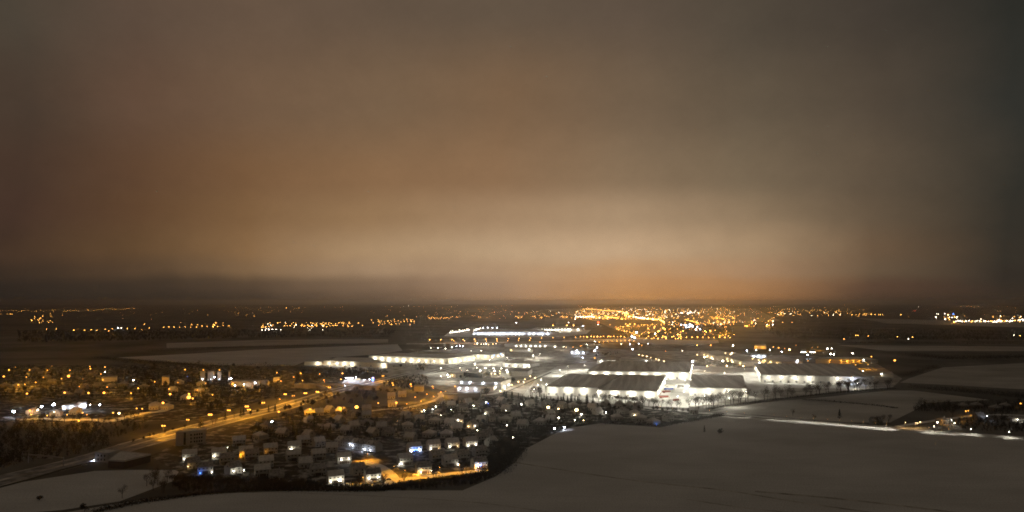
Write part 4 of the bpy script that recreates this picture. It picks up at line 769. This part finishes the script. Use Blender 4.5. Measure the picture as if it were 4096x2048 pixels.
L10 = [lamp(q[0],q[1],q[2]+25,'s',6,.1,{5:1300,7:1500,9:900,10:1300,12:1800,13:2800,14:3600}.get(i,600),lc='w',spot=146) for i, q in enumerate(CR)]
L10 += [lamp('A8',x,y,c,6.5,r*.8,p*.6,lc=lc,spot=150) for x,y,c,r,p,lc in ((525,560,'a',.22,1500,'a'),(705,570,'a',.22,1200,'a'),(735,575,'a',.2,900,'a'),(783,555,'a',.25,1500,'a'),(1025,630,'w',.2,1300,'w'),(1655,675,'w',.22,1800,'w'),(2320,722,'w',.22,1800,'w'))]
for (t, p), o, k, nr in rows(L10, lambda i: (i[1][0],0), 20): tag(t, 'shielded lamp, %s from the left along the white-lit country road' % o, None, 'lamps of the country road')
L11 = [lamp('A8',x,y,c,6,r*.75,p*.25) for x,y,c,r,p in ((1080,560,'w',.4,500),(1325,520,'w',.4,900),(1375,570,'w',.4,700),(1570,365,'o',.4,500),(1612,358,'o',.5,700),(1940,450,'b',.42,900),(2520,235,'o',.6,900),(1500,470,'s',.12,1500),(1150,520,'s',.12,1500))]
for (t, p), o, k, nr in rows(L11, lambda i: (i[1][0],0), 20): tag(t, 'hamlet lamp, %s from the left beyond the white-lit road on the right' % o, None, 'lamps of the right hamlet')

# ---------------------------------------------------------------- far lights
def far_mesh(c, r, h=9):
    def f():
        b = MB(); b.tube((0,0,0),(0,0,h),.15,.1,4); b.ball((0,0,h+r*.6), r, 1, 7, 5, .8); return b.mesh('far_lamp', M['metal'], EM[c])
    return cached(('far', c, r), f)
LIT = {'lamps of the far highway': 2600, 'lamps of the winding town road': 3600, 'lamps behind the cold-lit hall': 700}
FARPTS = []                                  # beyond the individual ones, merged into one mass of lights
def far(tile, x, y, c, r, label, group, mass=False):
    p = G(tile, x, y, 9.5)
    if p.y < 0: return
    if mass: FARPTS.append((p, c, r)); return
    o = tag(obj('far_street_lamp', far_mesh(c, r), None, (p.x,p.y,0)), label, 'street lamp', group)
    if group in LIT: light(o, (0,0,7.5), 'o', LIT[group], .5)
def cluster(tile, x0, x1, y0, y1, n, cols, label, group, r=(.8,1.3), slope=0.0, mass=False):
    for i in range(n):
        x = rnd(x0,x1); y = rnd(y0,y1)+slope*(x-x0); far(tile, x, y, random.choice(cols), round(rnd(*r),1), label, group, mass)
def chain(tile, pts, n, cols, label, group, r=(.9,1.2), jit=2, mass=False):
    L = [0]
    for a, b in zip(pts, pts[1:]): L.append(L[-1]+math.dist(a,b))
    for i in range(n):
        t = L[-1]*i/max(1,n-1)
        for k in range(len(pts)-1):
            if L[k] <= t <= L[k+1]:
                f = (t-L[k])/(L[k+1]-L[k]); far(tile, pts[k][0]+(pts[k+1][0]-pts[k][0])*f+rnd(-jit,jit), pts[k][1]+(pts[k+1][1]-pts[k][1])*f+rnd(-jit,jit), random.choice(cols), round(rnd(*r),1), label, group, mass); break
V = 'tiny amber lamp of the far village strung along beyond the dark snowfield'
cluster('Z2',50,700,345,400,30,'OOOOW','','',(1,1.5),mass=True); cluster('Z2',440,1000,345,395,48,'O','','',(1,1.5),mass=True); cluster('Z2',1000,1600,330,395,26,'O','','',(1,1.5),-.03,True)
chain('Z2',[(1230,340),(1590,345)],12,'O',V,'lamps of the far village',(1.2,1.5),8); cluster('Z2',90,700,400,430,10,'W',V,'lamps of the far village',(.7,1)); chain('Z2',[(60,430),(200,420)],5,'W','pale yard light at the left end of the far village','yard lights of the far village',(1,1.6))
chain('Z2',[(1740,312),(2040,298)],22,'O','amber lamp in the row behind the cold-lit hall on the left','lamps behind the cold-lit hall',(1.2,1.6),7); cluster('Z2',2040,2560,262,315,14,'OOs','amber lamp in the row behind the cold-lit hall on the left','lamps behind the cold-lit hall')
D1 = 'lone amber lamp in the dark plain on the far left'
for x,y in ((470,422),(567,418),(743,430),(850,428),(918,426),(975,430),(1058,420),(1095,436),(1130,417),(1280,413),(1357,411),(1430,425),(1453,370),(1503,407),(1524,320),(1238,309)): far('Z1',x,y,'O',1.1 if x != 743 else 1.5,D1,'lamps of the dark plain')
far('Z1',1186,408,'B',1.8,'white light among the lone amber lamps of the far left plain',None); far('Z1',1220,408,'W',1.2,'smaller white light beside the bright one in the far left plain',None)
chain('Z1',[(1648,402),(1795,398),(1925,395),(2050,392),(2115,392),(2300,383)],13,'O','amber lamp in the row leading to the far village','lamps before the far village',(1,1.4),5)
for x,y in ((1820,356),(1928,372),(1988,374),(2172,356),(2148,375),(2160,380),(2145,395),(2248,355)): far('Z1',x,y,'O',1.7 if 2100<x<2200 else 1.1,'brighter amber lamp above the row leading to the far village','lamps before the far village')
cluster('Z1',305,540,285,360,22,'OOOs','amber lamp of the hamlet in the far left plain','lamps of the far left hamlet',(1.1,1.7))
cluster('A6',0,300,335,368,14,'W','','',(.8,1),-.12,True); chain('A6',[(0,368),(300,325)],16,'W','small white lamp along the slanting sheds left of the cold-lit hall','lamps of the slanting sheds'); chain('A6',[(385,328),(490,296)],9,'W','small white lamp along the slanting sheds left of the cold-lit hall','lamps of the slanting sheds')
for x in (533,607,683,757): far('A6',x,289,'B',1.6,'mast light standing behind the cold-lit hall','mast lights behind the cold-lit hall')
for x in (1658,1885,1990): far('A6',x,249,'O',2.2,'orange mast light above the brightest far hall','orange mast lights of the far hall')
far('A6',1065,205,'B',2.0,'single white light in the dark fields behind the cold-lit hall',None); far('A6',1910,205,'W',1.6,'white light behind the orange masts of the far hall',None); far('A6',2140,258,'B',2.2,'cold sign light at the right end of the brightest far hall',None)
HWL = 'amber lamp along the far orange highway'
chain('A6',[(-330,478),(340,474),(920,462),(1500,450),(1960,440),(2200,432),(2560,425)],17,'O',HWL,'lamps of the far highway',(1,1.2)); chain('A6',[(60,492),(540,500),(1280,487)],8,'O',HWL,'lamps of the far highway',(.8,.9),3)
chain('A7',[(90,592),(600,588),(790,595)],14,'O',HWL,'lamps of the far highway',(1,1.3),7); chain('A7',[(390,680),(560,660),(800,650),(950,655)],9,'O',HWL,'lamps of the far highway',(.8,1),6); cluster('A7',1110,1720,575,625,20,'O','','',(1,1.4),mass=True); chain('A7',[(1800,600),(2145,600),(2500,605)],9,'O',HWL,'lamps of the far highway',(1.1,1.4),6)
cluster('A7',2320,2480,555,580,6,'O','amber lamp at the right end of the far highway','lamps at the end of the highway')
S1 = 'amber lamp along the winding road into the glowing town'
chain('A7',[(1330,385),(1200,400),(1060,412),(940,428),(740,432),(660,445),(720,475),(800,495),(900,520),(1000,560),(1030,580)],44,'Oos',S1,'lamps of the winding town road',(.9,1.5),11)
for x,y,c,r in ((850,415,'O',3.2),(815,385,'O',2.2),(885,390,'O',2.2),(960,388,'O',2.2),(990,525,'B',3),(960,610,'B',2.6),(915,590,'B',2.4),(1290,545,'W',2.4),(925,795,'B',1.6),(1420,457,'O',2.4),(1435,365,'O',2.6),(1740,500,'O',1.8),(2090,500,'O',2.2),(2180,500,'O',2.4),(565,398,'s',2),(1025,705,'B',1.0),(1175,705,'B',1.0),(885,712,'B',1.2),(745,710,'W',1),(1075,735,'O',.6),(1965,730,'O',1.2),(2185,728,'O',1.2),(1730,815,'W',.7)):
    far('A7',x,y,c,r,'brighter %s light, one of the scattered strong lights at the edge of the town' % dict(O='amber',B='cold white',W='white',s='dim orange')[c],'strong lights at the edge of the town')
for x,y in ((1710,400),(1760,405),(1790,412),(1845,395),(1880,410),(1900,430),(1795,442),(1838,436),(1968,435),(1948,478),(2015,475),(1860,420)): far('A7',x,y,'B',2.5,'cold floodlight of the bright cluster right of the town road','cold floodlight cluster')
far('A7',375,368,'r',5.0,'red glowing sign light in front of the town',None); far('A7',370,397,'W',1.8,'white light under the red glowing sign',None)
# the town itself and the horizon: far too many and too small to count
O = 'OOOsssW'
cluster('A7',0,1500,150,310,330,O,'','',(1.2,2.4),mass=True); cluster('A7',1500,2576,150,400,190,O,'','',(1.1,2.2),mass=True); cluster('A6',980,2560,10,130,110,O,'','',(1.2,2.3),mass=True); cluster('A7',900,2576,380,560,60,'Oss','','',(.8,1.5),mass=True); cluster('A7',0,2576,90,160,60,O,'','',(2,3.4),mass=True); cluster('Z3',2180,2640,175,390,60,O,'','',(1.1,2.2),mass=True); cluster('Z3',1900,3400,185,270,70,O,'','',(1.3,2.4),mass=True); cluster('Z2',1300,2576,185,300,70,'Osss','','',(1.1,2),mass=True); cluster('Z2',-300,2576,183,260,60,'ss','','',(1.3,2.4),mass=True); cluster('Z1',0,2576,200,300,50,'ss','','',(1.1,2),mass=True); cluster('Z4',300,2576,170,300,60,'ssO','','',(1.2,2.2),mass=True)
chain('A7',[(130,147),(260,145),(450,165),(780,187)],60,'O','','',(2.6,3.4),2,True); cluster('A7',780,860,190,260,16,'O','','',(3,4),mass=True); chain('A7',[(505,255),(560,278),(690,290)],11,'O','','',(2.2,2.8),2,True); chain('A7',[(880,260),(1000,280),(1140,300),(1330,312)],24,'OOW','','',(2.4,3.4),4,True); chain('A7',[(1370,320),(1440,360)],8,'O','','',(2.4,3),3,True)
chain('A7',[(10,272),(300,268)],14,'W','','',(2,3),4,True); cluster('A7',690,2000,130,230,46,'OW','','',(2.2,3.2),mass=True); cluster('A7',1680,2130,180,220,18,'WWO','','',(2.4,3.4),mass=True); chain('A7',[(1800,320),(1990,375)],12,'O','','',(1.6,2),3,True); cluster('A7',2200,2576,230,330,14,'O','','',(1.6,2.2),mass=True); cluster('A7',1100,1700,420,560,14,'O','','',(1.4,2),mass=True)
cluster('Z4',0,740,238,285,46,'OOOOW','','',(1.6,2.3),mass=True); chain('Z4',[(0,215),(580,230)],22,'O','','',(1.8,2.4),2,True); cluster('Z4',840,1130,262,278,13,'O','','',(1.8,2.4),mass=True); far('Z4',1338,275,'O',3,'',None,True); cluster('Z4',0,260,335,352,4,'O','','',(1.4,1.8),mass=True)
cluster('Z4',1680,2030,262,320,16,'WWO','','',(2,3),mass=True); chain('Z4',[(1870,340),(2100,336),(2250,345),(2576,330)],34,'WWO','','',(2,3),8,True); cluster('Z4',2050,2900,285,345,34,'WOO','','',(1.8,2.6),mass=True); cluster('Z4',1900,2800,182,200,18,'O','','',(2.6,3.2),mass=True); cluster('Z4',1845,1880,262,276,5,'u','','',(3,4),mass=True)
for x,y,c in ((800,165,'r'),(963,166,'r'),(1460,236,'r'),(1480,236,'r'),(1895,160,'r'),(1512,194,'W')): far('Z4',x,y,c,2.5,'',None,True)
for x,y,c in ((885,482,'O'),(905,484,'O'),(1008,488,'O'),(1303,494,'O'),(1413,518,'W'),(1455,500,'O'),(2475,480,'W'),(2538,484,'O'),(765,518,'O')): far('Z4',x,y,c,1.1,'lone lamp in the dark plain on the far right','lamps of the right plain')
chain('Z1',[(0,238),(560,232)],19,'Oss','','',(1.3,2.1),9,True); chain('Z1',[(650,234),(790,232)],6,'O','','',(1.6,2),1,True); chain('Z1',[(940,222),(1350,214)],16,'Os','','',(1.8,2.6),7,True); far('Z1',887,226,'O',3.5,'',None,True); far('Z1',1987,231,'O',2.5,'',None,True); far('Z1',2370,202,'O',3,'',None,True); far('Z1',105,268,'O',2,'',None,True); far('Z1',123,268,'O',2,'',None,True)
cluster('Z2',20,520,196,214,16,'O','','',(2,2.6),mass=True); cluster('Z2',670,900,186,204,7,'O','','',(2.4,3),mass=True); chain('Z2',[(1310,193),(1600,190),(2576,183)],24,'OOW','','',(2.2,3),4,True)
mb = {}
for p, c, r in FARPTS: mb.setdefault(c, []).append((p, r))
keys = sorted(mb); fm = MB()
for i, k in enumerate(keys):
    for p, r in mb[k]: fm.ball(p, r, i, 6, 4, .8)
poly('town_ground', [('A7',-500,150),('A7',1200,100),('A7',2900,140),('A7',3300,330),('A7',1700,420),('A7',1100,560),('A7',700,500),('A7',300,330)], .06, 'field2')  # pale ground put in to catch the added town lights
o = obj('town_lights', fm.mesh('town_lights', *[EM[k] for k in keys])); o['kind'] = 'stuff'
town = [p for p, c, r in FARPTS if c in 'Os' and -400 < p.x < 3600 and 3200 < p.y < 9500]; random.shuffle(town)
for p in town[:60]: light(o, (p.x, p.y, p.z-2.5), 'o', 34000, 1)  # strong lights added under some of the balls so the town's ground glows
o['label'] = 'mass of tiny amber and white lights of the town along the horizon'

# ---------------------------------------------------------------- trees, hedges, woods
BT = 'bare tree in the row standing before the floodlit white warehouses'
line_up([('A3',1150,1052),('A3',1900,1095),('T7',200,610),('T7',700,665),('T7',1100,690)], 34, 3, ['bare_tree'], 1.0, 1.35, BT, 'bare trees before the white warehouses')
line_up([('T7',1250,690),('T7',1650,670),('T7',2000,600),('T7',2576,540)], 24, 5, ['bare_tree'], 1.4, 2.1, 'tall bare tree before the warehouse beside the truck yard', 'tall trees beside the truck yard')
line_up([('A5',150,985),('A5',800,925),('A5',1300,870),('A5',1800,815),('A5',2300,785)], 34, 6, ['bare_tree'], 1.3, 2.0, 'tall bare tree along the field edge before the rightmost warehouse', 'trees along the hill field edge')
line_up([('A3',-200,930),('A3',60,960)], 9, 6, ['bare_tree'], 1.2, 1.6, 'bare tree in the glare left of the nearest warehouse', 'bare trees in the yard glare')
line_up([('T6',0,350),('T6',360,400),('T6',800,440),('T6',1100,440)], 20, 5, ['conifer_tree'], .8, 1.15, 'dark conifer silhouetted before the left end of the nearest warehouse', 'dark conifers before the nearest warehouse')
line_up([('T6',1180,470),('T6',1500,480),('T6',1880,490)], 15, 4, ['conifer_tree'], .85, 1.25, 'dark conifer in the clump before the middle of the nearest warehouse', 'dark conifers before the warehouse middle')
line_up([('T6',500,420),('T6',1150,470),('T6',1700,510),('T6',2400,560),('T7',300,690),('T7',900,740),('T7',1600,790)], 30, 9, ['bushy_tree'], .7, 1.0, 'dark bushy tree between the old village and the white warehouses', 'bushy trees behind the old village')
scatter('T4', [(900,520),(1300,380),(1800,250),(2576,260),(2576,470),(1900,520),(1300,560)], 44, ['bushy_tree','bare_tree'], .8, 1.15, 'dark tree in the belt between the motorway and the orange lane', 'tree belt below the motorway')
scatter('A1', [(1100,800),(1700,800),(2300,830),(2400,900),(1700,900),(1100,870)], 16, ['bushy_tree'], .5, .8, 'bush lit orange along the slip road above the tree belt', 'bushes along the slip road')
scatter('A1', [(-100,420),(500,380),(1200,400),(1700,420),(1650,480),(700,520),(200,700),(-100,700)], 34, ['bushy_tree','bare_tree'], .8, 1.2, 'dark tree between the left village and the cream warehouse', 'trees below the cream warehouse')
scatter('A1', [(1720,330),(2500,300),(2570,420),(2000,440)], 14, ['bushy_tree','bare_tree'], .7, 1.1, 'tree between the motorway and the long pale warehouse', 'trees by the motorway bend')
scatter('B1', [(0,130),(2500,120),(2500,640),(1300,650),(0,640)], 56, ['bushy_tree','bare_tree'], .7, 1.15, 'dark winter tree among the lamps of the far left village', 'trees of the left village')
scatter('B2', [(0,100),(2300,100),(2300,700),(1700,760),(1000,850),(500,700),(0,650)], 66, ['bushy_tree','bare_tree','bare_tree'], .8, 1.35, 'bare tree on the dark slope above the motorway lamps', 'trees of the motorway slope')
line_up([('B1',330,1010),('B1',900,1020),('B1',1500,1010),('B1',1900,1000),('B1',2330,930)], 18, 6, ['bare_tree'], .9, 1.25, 'bare tree silhouetted against the orange tree-lined lane', 'trees of the orange lane')
scatter('T4', [(500,760),(900,600),(1400,700),(2000,640),(2400,700),(2500,1200),(900,1200),(100,1250),(0,1000),(200,880)], 40, ['conifer_tree','bushy_tree','bushy_tree'], .75, 1.2, {'conifer_tree':'dark conifer among the dark roofs above the back row','bushy_tree':'dark bushy tree among the dark roofs above the back row'}, 'trees among the dark roofs')
scatter('T5', [(0,640),(900,640),(1500,420),(2400,300),(2576,700),(2576,1100),(1200,1100),(0,1000)], 38, ['conifer_tree','bushy_tree','bushy_tree'], .7, 1.1, {'conifer_tree':'dark conifer in the gardens of the old village','bushy_tree':'dark bushy tree in the gardens of the old village'}, 'garden trees of the old village')
scatter('T6', [(0,480),(2300,560),(2400,800),(1300,880),(800,1050),(100,1200),(0,900)], 34, ['conifer_tree','bushy_tree'], .6, 1.0, {'conifer_tree':'dark conifer between the last houses and the field','bushy_tree':'dark bushy tree between the last houses and the field'}, 'trees at the edge of the field')
scatter('T3', [(1990,350),(2500,300),(2576,700),(2300,900),(2060,980),(2000,700)], 26, ['bushy_tree','bare_tree'], .8, 1.15, 'dark tree in the thicket at the right end of the estate', 'thicket at the right end of the estate')
scatter('T1', [(0,1130),(700,1150),(1500,1110),(2400,1180),(2400,1270),(0,1280)], 16, ['bare_tree','bushy_tree'], .6, 1.0, 'faint tree on the dark bank in front of the twin houses', 'trees on the dark bank')
for x, y, s in ((1450,1262,.95),(1935,1262,1.1),(2345,1190,.9)): tree('bare_tree', G('T2',x,y), s, 'street tree silhouetted on the orange estate street, %s from the left' % ORD[{1450:0,1935:1,2345:2}[x]], 'street trees of the estate')
for i, (x, y) in enumerate(((870,1085),(925,1075),(1450,1005),(1530,985))): tree('bare_tree', G('T3',x,y), .85, 'bare tree on the bank right of the yellow house, %s from the left' % ORD[i], 'street trees of the estate')
tree('shrub', G('S',2877,1736), 2.4, 'round dark bush standing alone in the wide field', None)
tree('conifer_tree', G('S',2818,1730), .75, 'thin dark tree standing alone in the field left of the round bush', None)
tree('conifer_tree', G('Z8',722,320), 1.15, 'single dark conifer beside the white-lit country road', None)
tree('shrub', G('Z5',395,1140), 1.5, 'low dark bush alone in the left meadow', None); tree('bushy_tree', G('Z5',850,1256), .8, 'dark bush at the bottom edge of the left meadow', None)
for i, (x, y, s) in enumerate(((250,290,.8),(1110,385,1.0),(1150,385,1.1),(1215,370,1.0),(470,345,.8),(1860,300,.9),(2050,270,1.0))): tree('bare_tree', G('Z8',x,y), s, 'bare roadside tree, %s from the left beside the country road' % ORD[sorted((250,1110,1150,1215,470,1860,2050)).index(x)], 'roadside trees of the country road')
scatter('Z5', [(1180,880),(1700,880),(1750,1120),(1200,1150)], 10, ['bare_tree'], .8, 1.1, 'faint bare tree at the corner of the meadow below the twin houses', 'trees of the meadow corner')
line_up([('Z5',1250,575),('Z5',1600,480),('Z5',1850,410)], 7, 4, ['bushy_tree'], .45, .65, 'orange-lit bush on the motorway verge', 'bushes on the motorway verge')
line_up([('Z5',1950,425),('Z5',2250,350),('Z5',2576,262),('T4',560,640),('T4',900,560),('T4',1200,470)], 20, 4, ['bushy_tree','conifer_tree','bare_tree'], .7, 1.15, 'dark tree on the near side of the orange motorway', 'trees beside the orange motorway')
scatter('A2', [(900,620),(1290,560),(1700,640),(1900,800),(1400,690)], 12, ['bushy_tree'], .7, 1.0, 'dark tree behind the grey-roofed shop block', 'trees behind the shop block')
tree('bushy_tree', G('A2',1240,1010), 1.9, 'big round bare tree before the low pinkish shop front', None)
scatter('A2', [(600,600),(1290,600),(1290,680),(600,670)], 10, ['bushy_tree'], .8, 1.1, 'tree in the dark row left of the reddish yard', 'trees left of the reddish yard')
scatter('A2', [(-100,380),(180,370),(180,480),(-100,520)], 5, ['bare_tree'], 1, 1.3, 'tree between the long pale warehouse and the motorway', 'trees at the warehouse foot')
scatter('A3', [(1000,60),(1650,60),(1450,150),(1000,140)], 12, ['bushy_tree'], .8, 1.1, 'dark tree in the grove behind the car dealer', 'grove behind the car dealer')
hedge([('Z5',950,1262),('Z5',1400,1165),('Z5',2000,1085),('Z5',2576,1035),('Z6',650,1045),('Z6',1300,1045)], 7, 3.2, 6500, 'long dark hedge along the near edge of the lower left meadow')
hedge([('T1',0,1060),('T1',800,1110),('T1',1500,1120),('T1',2300,1200),('T2',700,1240),('T2',1000,1275)], 9, 3.5, 4200, 'dark scrub bank running below the twin houses')
hedge([('T2',1300,1300),('T2',2000,1290),('T3',500,1200),('T3',1000,1120),('T3',1500,1060),('T3',2000,1000)], 9, 3.6, 6500, 'dark hedge along the field side of the orange estate street')
hedge([('T3',2000,1000),('T3',2150,860),('T3',2400,600),('T6',250,1230),('T6',600,1130),('T6',1000,1010)], 24, 8, 11000, 'dark hedge climbing along the field at the right end of the estate')
hedge([('T6',1000,1010),('T6',1400,930),('T6',1900,860),('T6',2300,890),('T7',300,1000),('T7',700,1035),('T7',900,990),('T7',1300,930),('T7',1750,850),('T7',1950,810)], 11, 4.2, 7500, 'dark hedge between the old village and the wide field')
hedge([('T7',1650,700),('T7',1900,650),('T7',2576,560),('A5',500,950),('A5',1000,900),('A5',1500,840),('A5',2350,785)], 8, 3, 6500, 'dark hedge at the top edge of the hill field')
hedge([('Z8',350,130),('Z8',700,152),('Z8',1050,185),('Z8',1300,215)], 6, 2.4, 1600, 'thin dark hedge crossing the hill field')
hedge([('Z4',1420,1010),('Z4',1800,1035),('Z4',2200,1070),('Z4',2700,1110)], 30, 9, 5200, 'broad dark tree belt along the near side of the east field')
hedge([('Z4',1330,900),('Z4',1500,860),('Z4',1700,800)], 22, 8, 2200, 'dark hedge along the left side of the east field')
hedge([('Z4',1400,680),('Z4',1800,720),('Z4',2700,700)], 60, 9, 4500, 'dark far tree belt in the right plain', 2.5)
hedge([('Z4',300,556),('Z4',1200,562),('Z4',2700,570)], 40, 10, 4200, 'long thin far tree line across the right plain', 2.6)
hedge([('Z1',960,712),('Z1',1200,735),('Z1',1700,758)], 24, 8, 2600, 'dark hedge at the foot of the pale western snowfield', 2)
hedge([('Z1',1500,645),('Z2',-300,610),('Z2',0,600),('Z2',700,582),('Z2',1400,572)], 26, 8, 3600, 'dark hedge along the far side of the pale western snowfield', 2.2)
hedge([('Z2',740,500),('Z2',1000,505),('Z2',1330,500)], 40, 10, 2600, 'dark copse strip in the far fields left of the cold-lit hall', 2.6)
hedge([('Z1',1700,765),('Z2',-300,790),('Z2',100,790),('Z2',350,810),('Z2',700,830)], 24, 8, 3800, 'dark tree belt between the western snowfield and the left village', 2)
hedge([('B1',1900,40),('B1',2576,60),('B2',900,90)], 24, 7, 2200, 'dark hedge on the skyline of the left village', 2)
wood('Z5', [(-300,420),(380,360),(950,400),(1000,500),(1250,560),(900,660),(420,740),(0,830),(-300,880)], 520, 9, 1.7, 'dark winter wood on the slope left of the motorway')
wood('Z5', [(480,450),(1050,330),(1500,330),(1480,420),(1250,500),(900,560)], 150, 5, 1.3, 'dark scrub between the orange lane and the motorway', 'scrub')
wood('A8', [(640,370),(760,230),(1000,235),(1300,250),(1500,330),(1350,400)], 140, 9, 1.7, 'dark grove behind the white-lit farm lane', 'woodland')
wood('A8', [(1100,610),(1450,520),(1800,440),(2350,480),(2900,560),(2900,760),(2300,740),(1600,690)], 260, 7, 1.7, 'dark scrub filling the right hamlet in front of its houses', 'scrub')
wood('A8', [(1500,280),(1900,230),(2900,190),(2900,400),(2350,440),(1700,380)], 200, 8, 1.7, 'dark trees among the roofs of the right hamlet', 'woodland')
wood('Z2', [(-2400,440),(0,430),(1400,430),(1400,480),(0,510),(-2400,560)], 1500, 11, 3.2, 'dark far woodland across the left plain', 'woodland')
wood('Z4', [(-200,410),(1600,430),(2900,440),(2900,540),(200,520)], 1500, 11, 3.2, 'dark far woodland across the right plain', 'woodland')
wood('A7', [(1430,330),(1650,340),(2576,470),(2576,560),(1750,545),(1450,500)], 700, 13, 3.4, 'dark wooded rise beside the cold floodlight cluster', 'woodland')

wood('Z5', [(1750,930),(2576,905),(2576,1035),(2100,1060),(1800,1060)], 190, 4, 1.3, 'dark scrub bank between the twin houses and the meadow edge', 'scrub')
wood('Z6', [(0,930),(700,985),(1250,1010),(1900,960),(2350,860),(2420,900),(2200,985),(1500,1045),(0,1035)], 420, 4.5, 1.3, 'dark scrub on the field side of the orange estate street', 'scrub')
wood('T3', [(2000,420),(2400,330),(2576,420),(2576,640),(2330,900),(2080,1010),(1980,900)], 330, 7, 1.4, 'dark thicket filling the right end of the estate', 'scrub')
wood('B1', [(-300,100),(0,110),(2500,110),(2500,620),(1300,640),(-300,640)], 1100, 4.5, 1.5, 'winter garden scrub between the houses of the far left village', 'scrub')
wood('B2', [(-100,110),(1500,110),(2300,180),(2300,500),(1500,760),(1000,830),(500,640),(-100,640)], 1300, 5, 1.5, 'winter scrub between the lamps above the motorway', 'scrub')
wood('T4', [(500,780),(900,620),(2576,720),(2576,1250),(0,1250),(100,900)], 420, 3.6, 1.2, 'dark garden scrub among the roofs above the back row', 'scrub')
wood('T5', [(200,560),(1000,560),(1500,420),(2576,320),(2576,1200),(0,1200)], 650, 3.4, 1.2, 'dark garden scrub of the old village', 'scrub')
wood('T6', [(0,380),(1000,430),(2400,560),(2400,820),(1300,900),(0,1250)], 520, 3.4, 1.2, 'dark garden scrub at the field edge of the old village', 'scrub')
wood('A1', [(-100,430),(500,390),(1700,420),(1900,470),(700,530),(-100,700)], 420, 6, 1.7, 'dark scrub below the cream warehouse', 'scrub')
wood('A1', [(1650,640),(2400,500),(2576,560),(2576,700),(2300,790),(1700,760)], 260, 4, 1.5, 'dark scrub between motorway and yellow-lit block', 'scrub')

# ---------------------------------------------------------------- night haze over the plain
hz = MB(); hz.box(-30000,30000,-1500,41000,-1,H+40)
m = bpy.data.materials.new('haze'); m.use_nodes = True; nt = m.node_tree; nt.nodes.clear()
o = nt.nodes.new('ShaderNodeOutputMaterial'); v = nt.nodes.new('ShaderNodeVolumePrincipled')
v.inputs['Color'].default_value = (.90,.92,.95,1); v.inputs['Density'].default_value = HAZE_DENSITY; v.inputs['Anisotropy'].default_value = HAZE_G
nt.links.new(v.outputs[0], o.inputs['Volume'])
if HAZE_DENSITY:
    h = obj('haze', hz.mesh('haze', m)); h['kind'] = 'stuff'; h['label'] = 'thin night haze hanging over the whole plain'
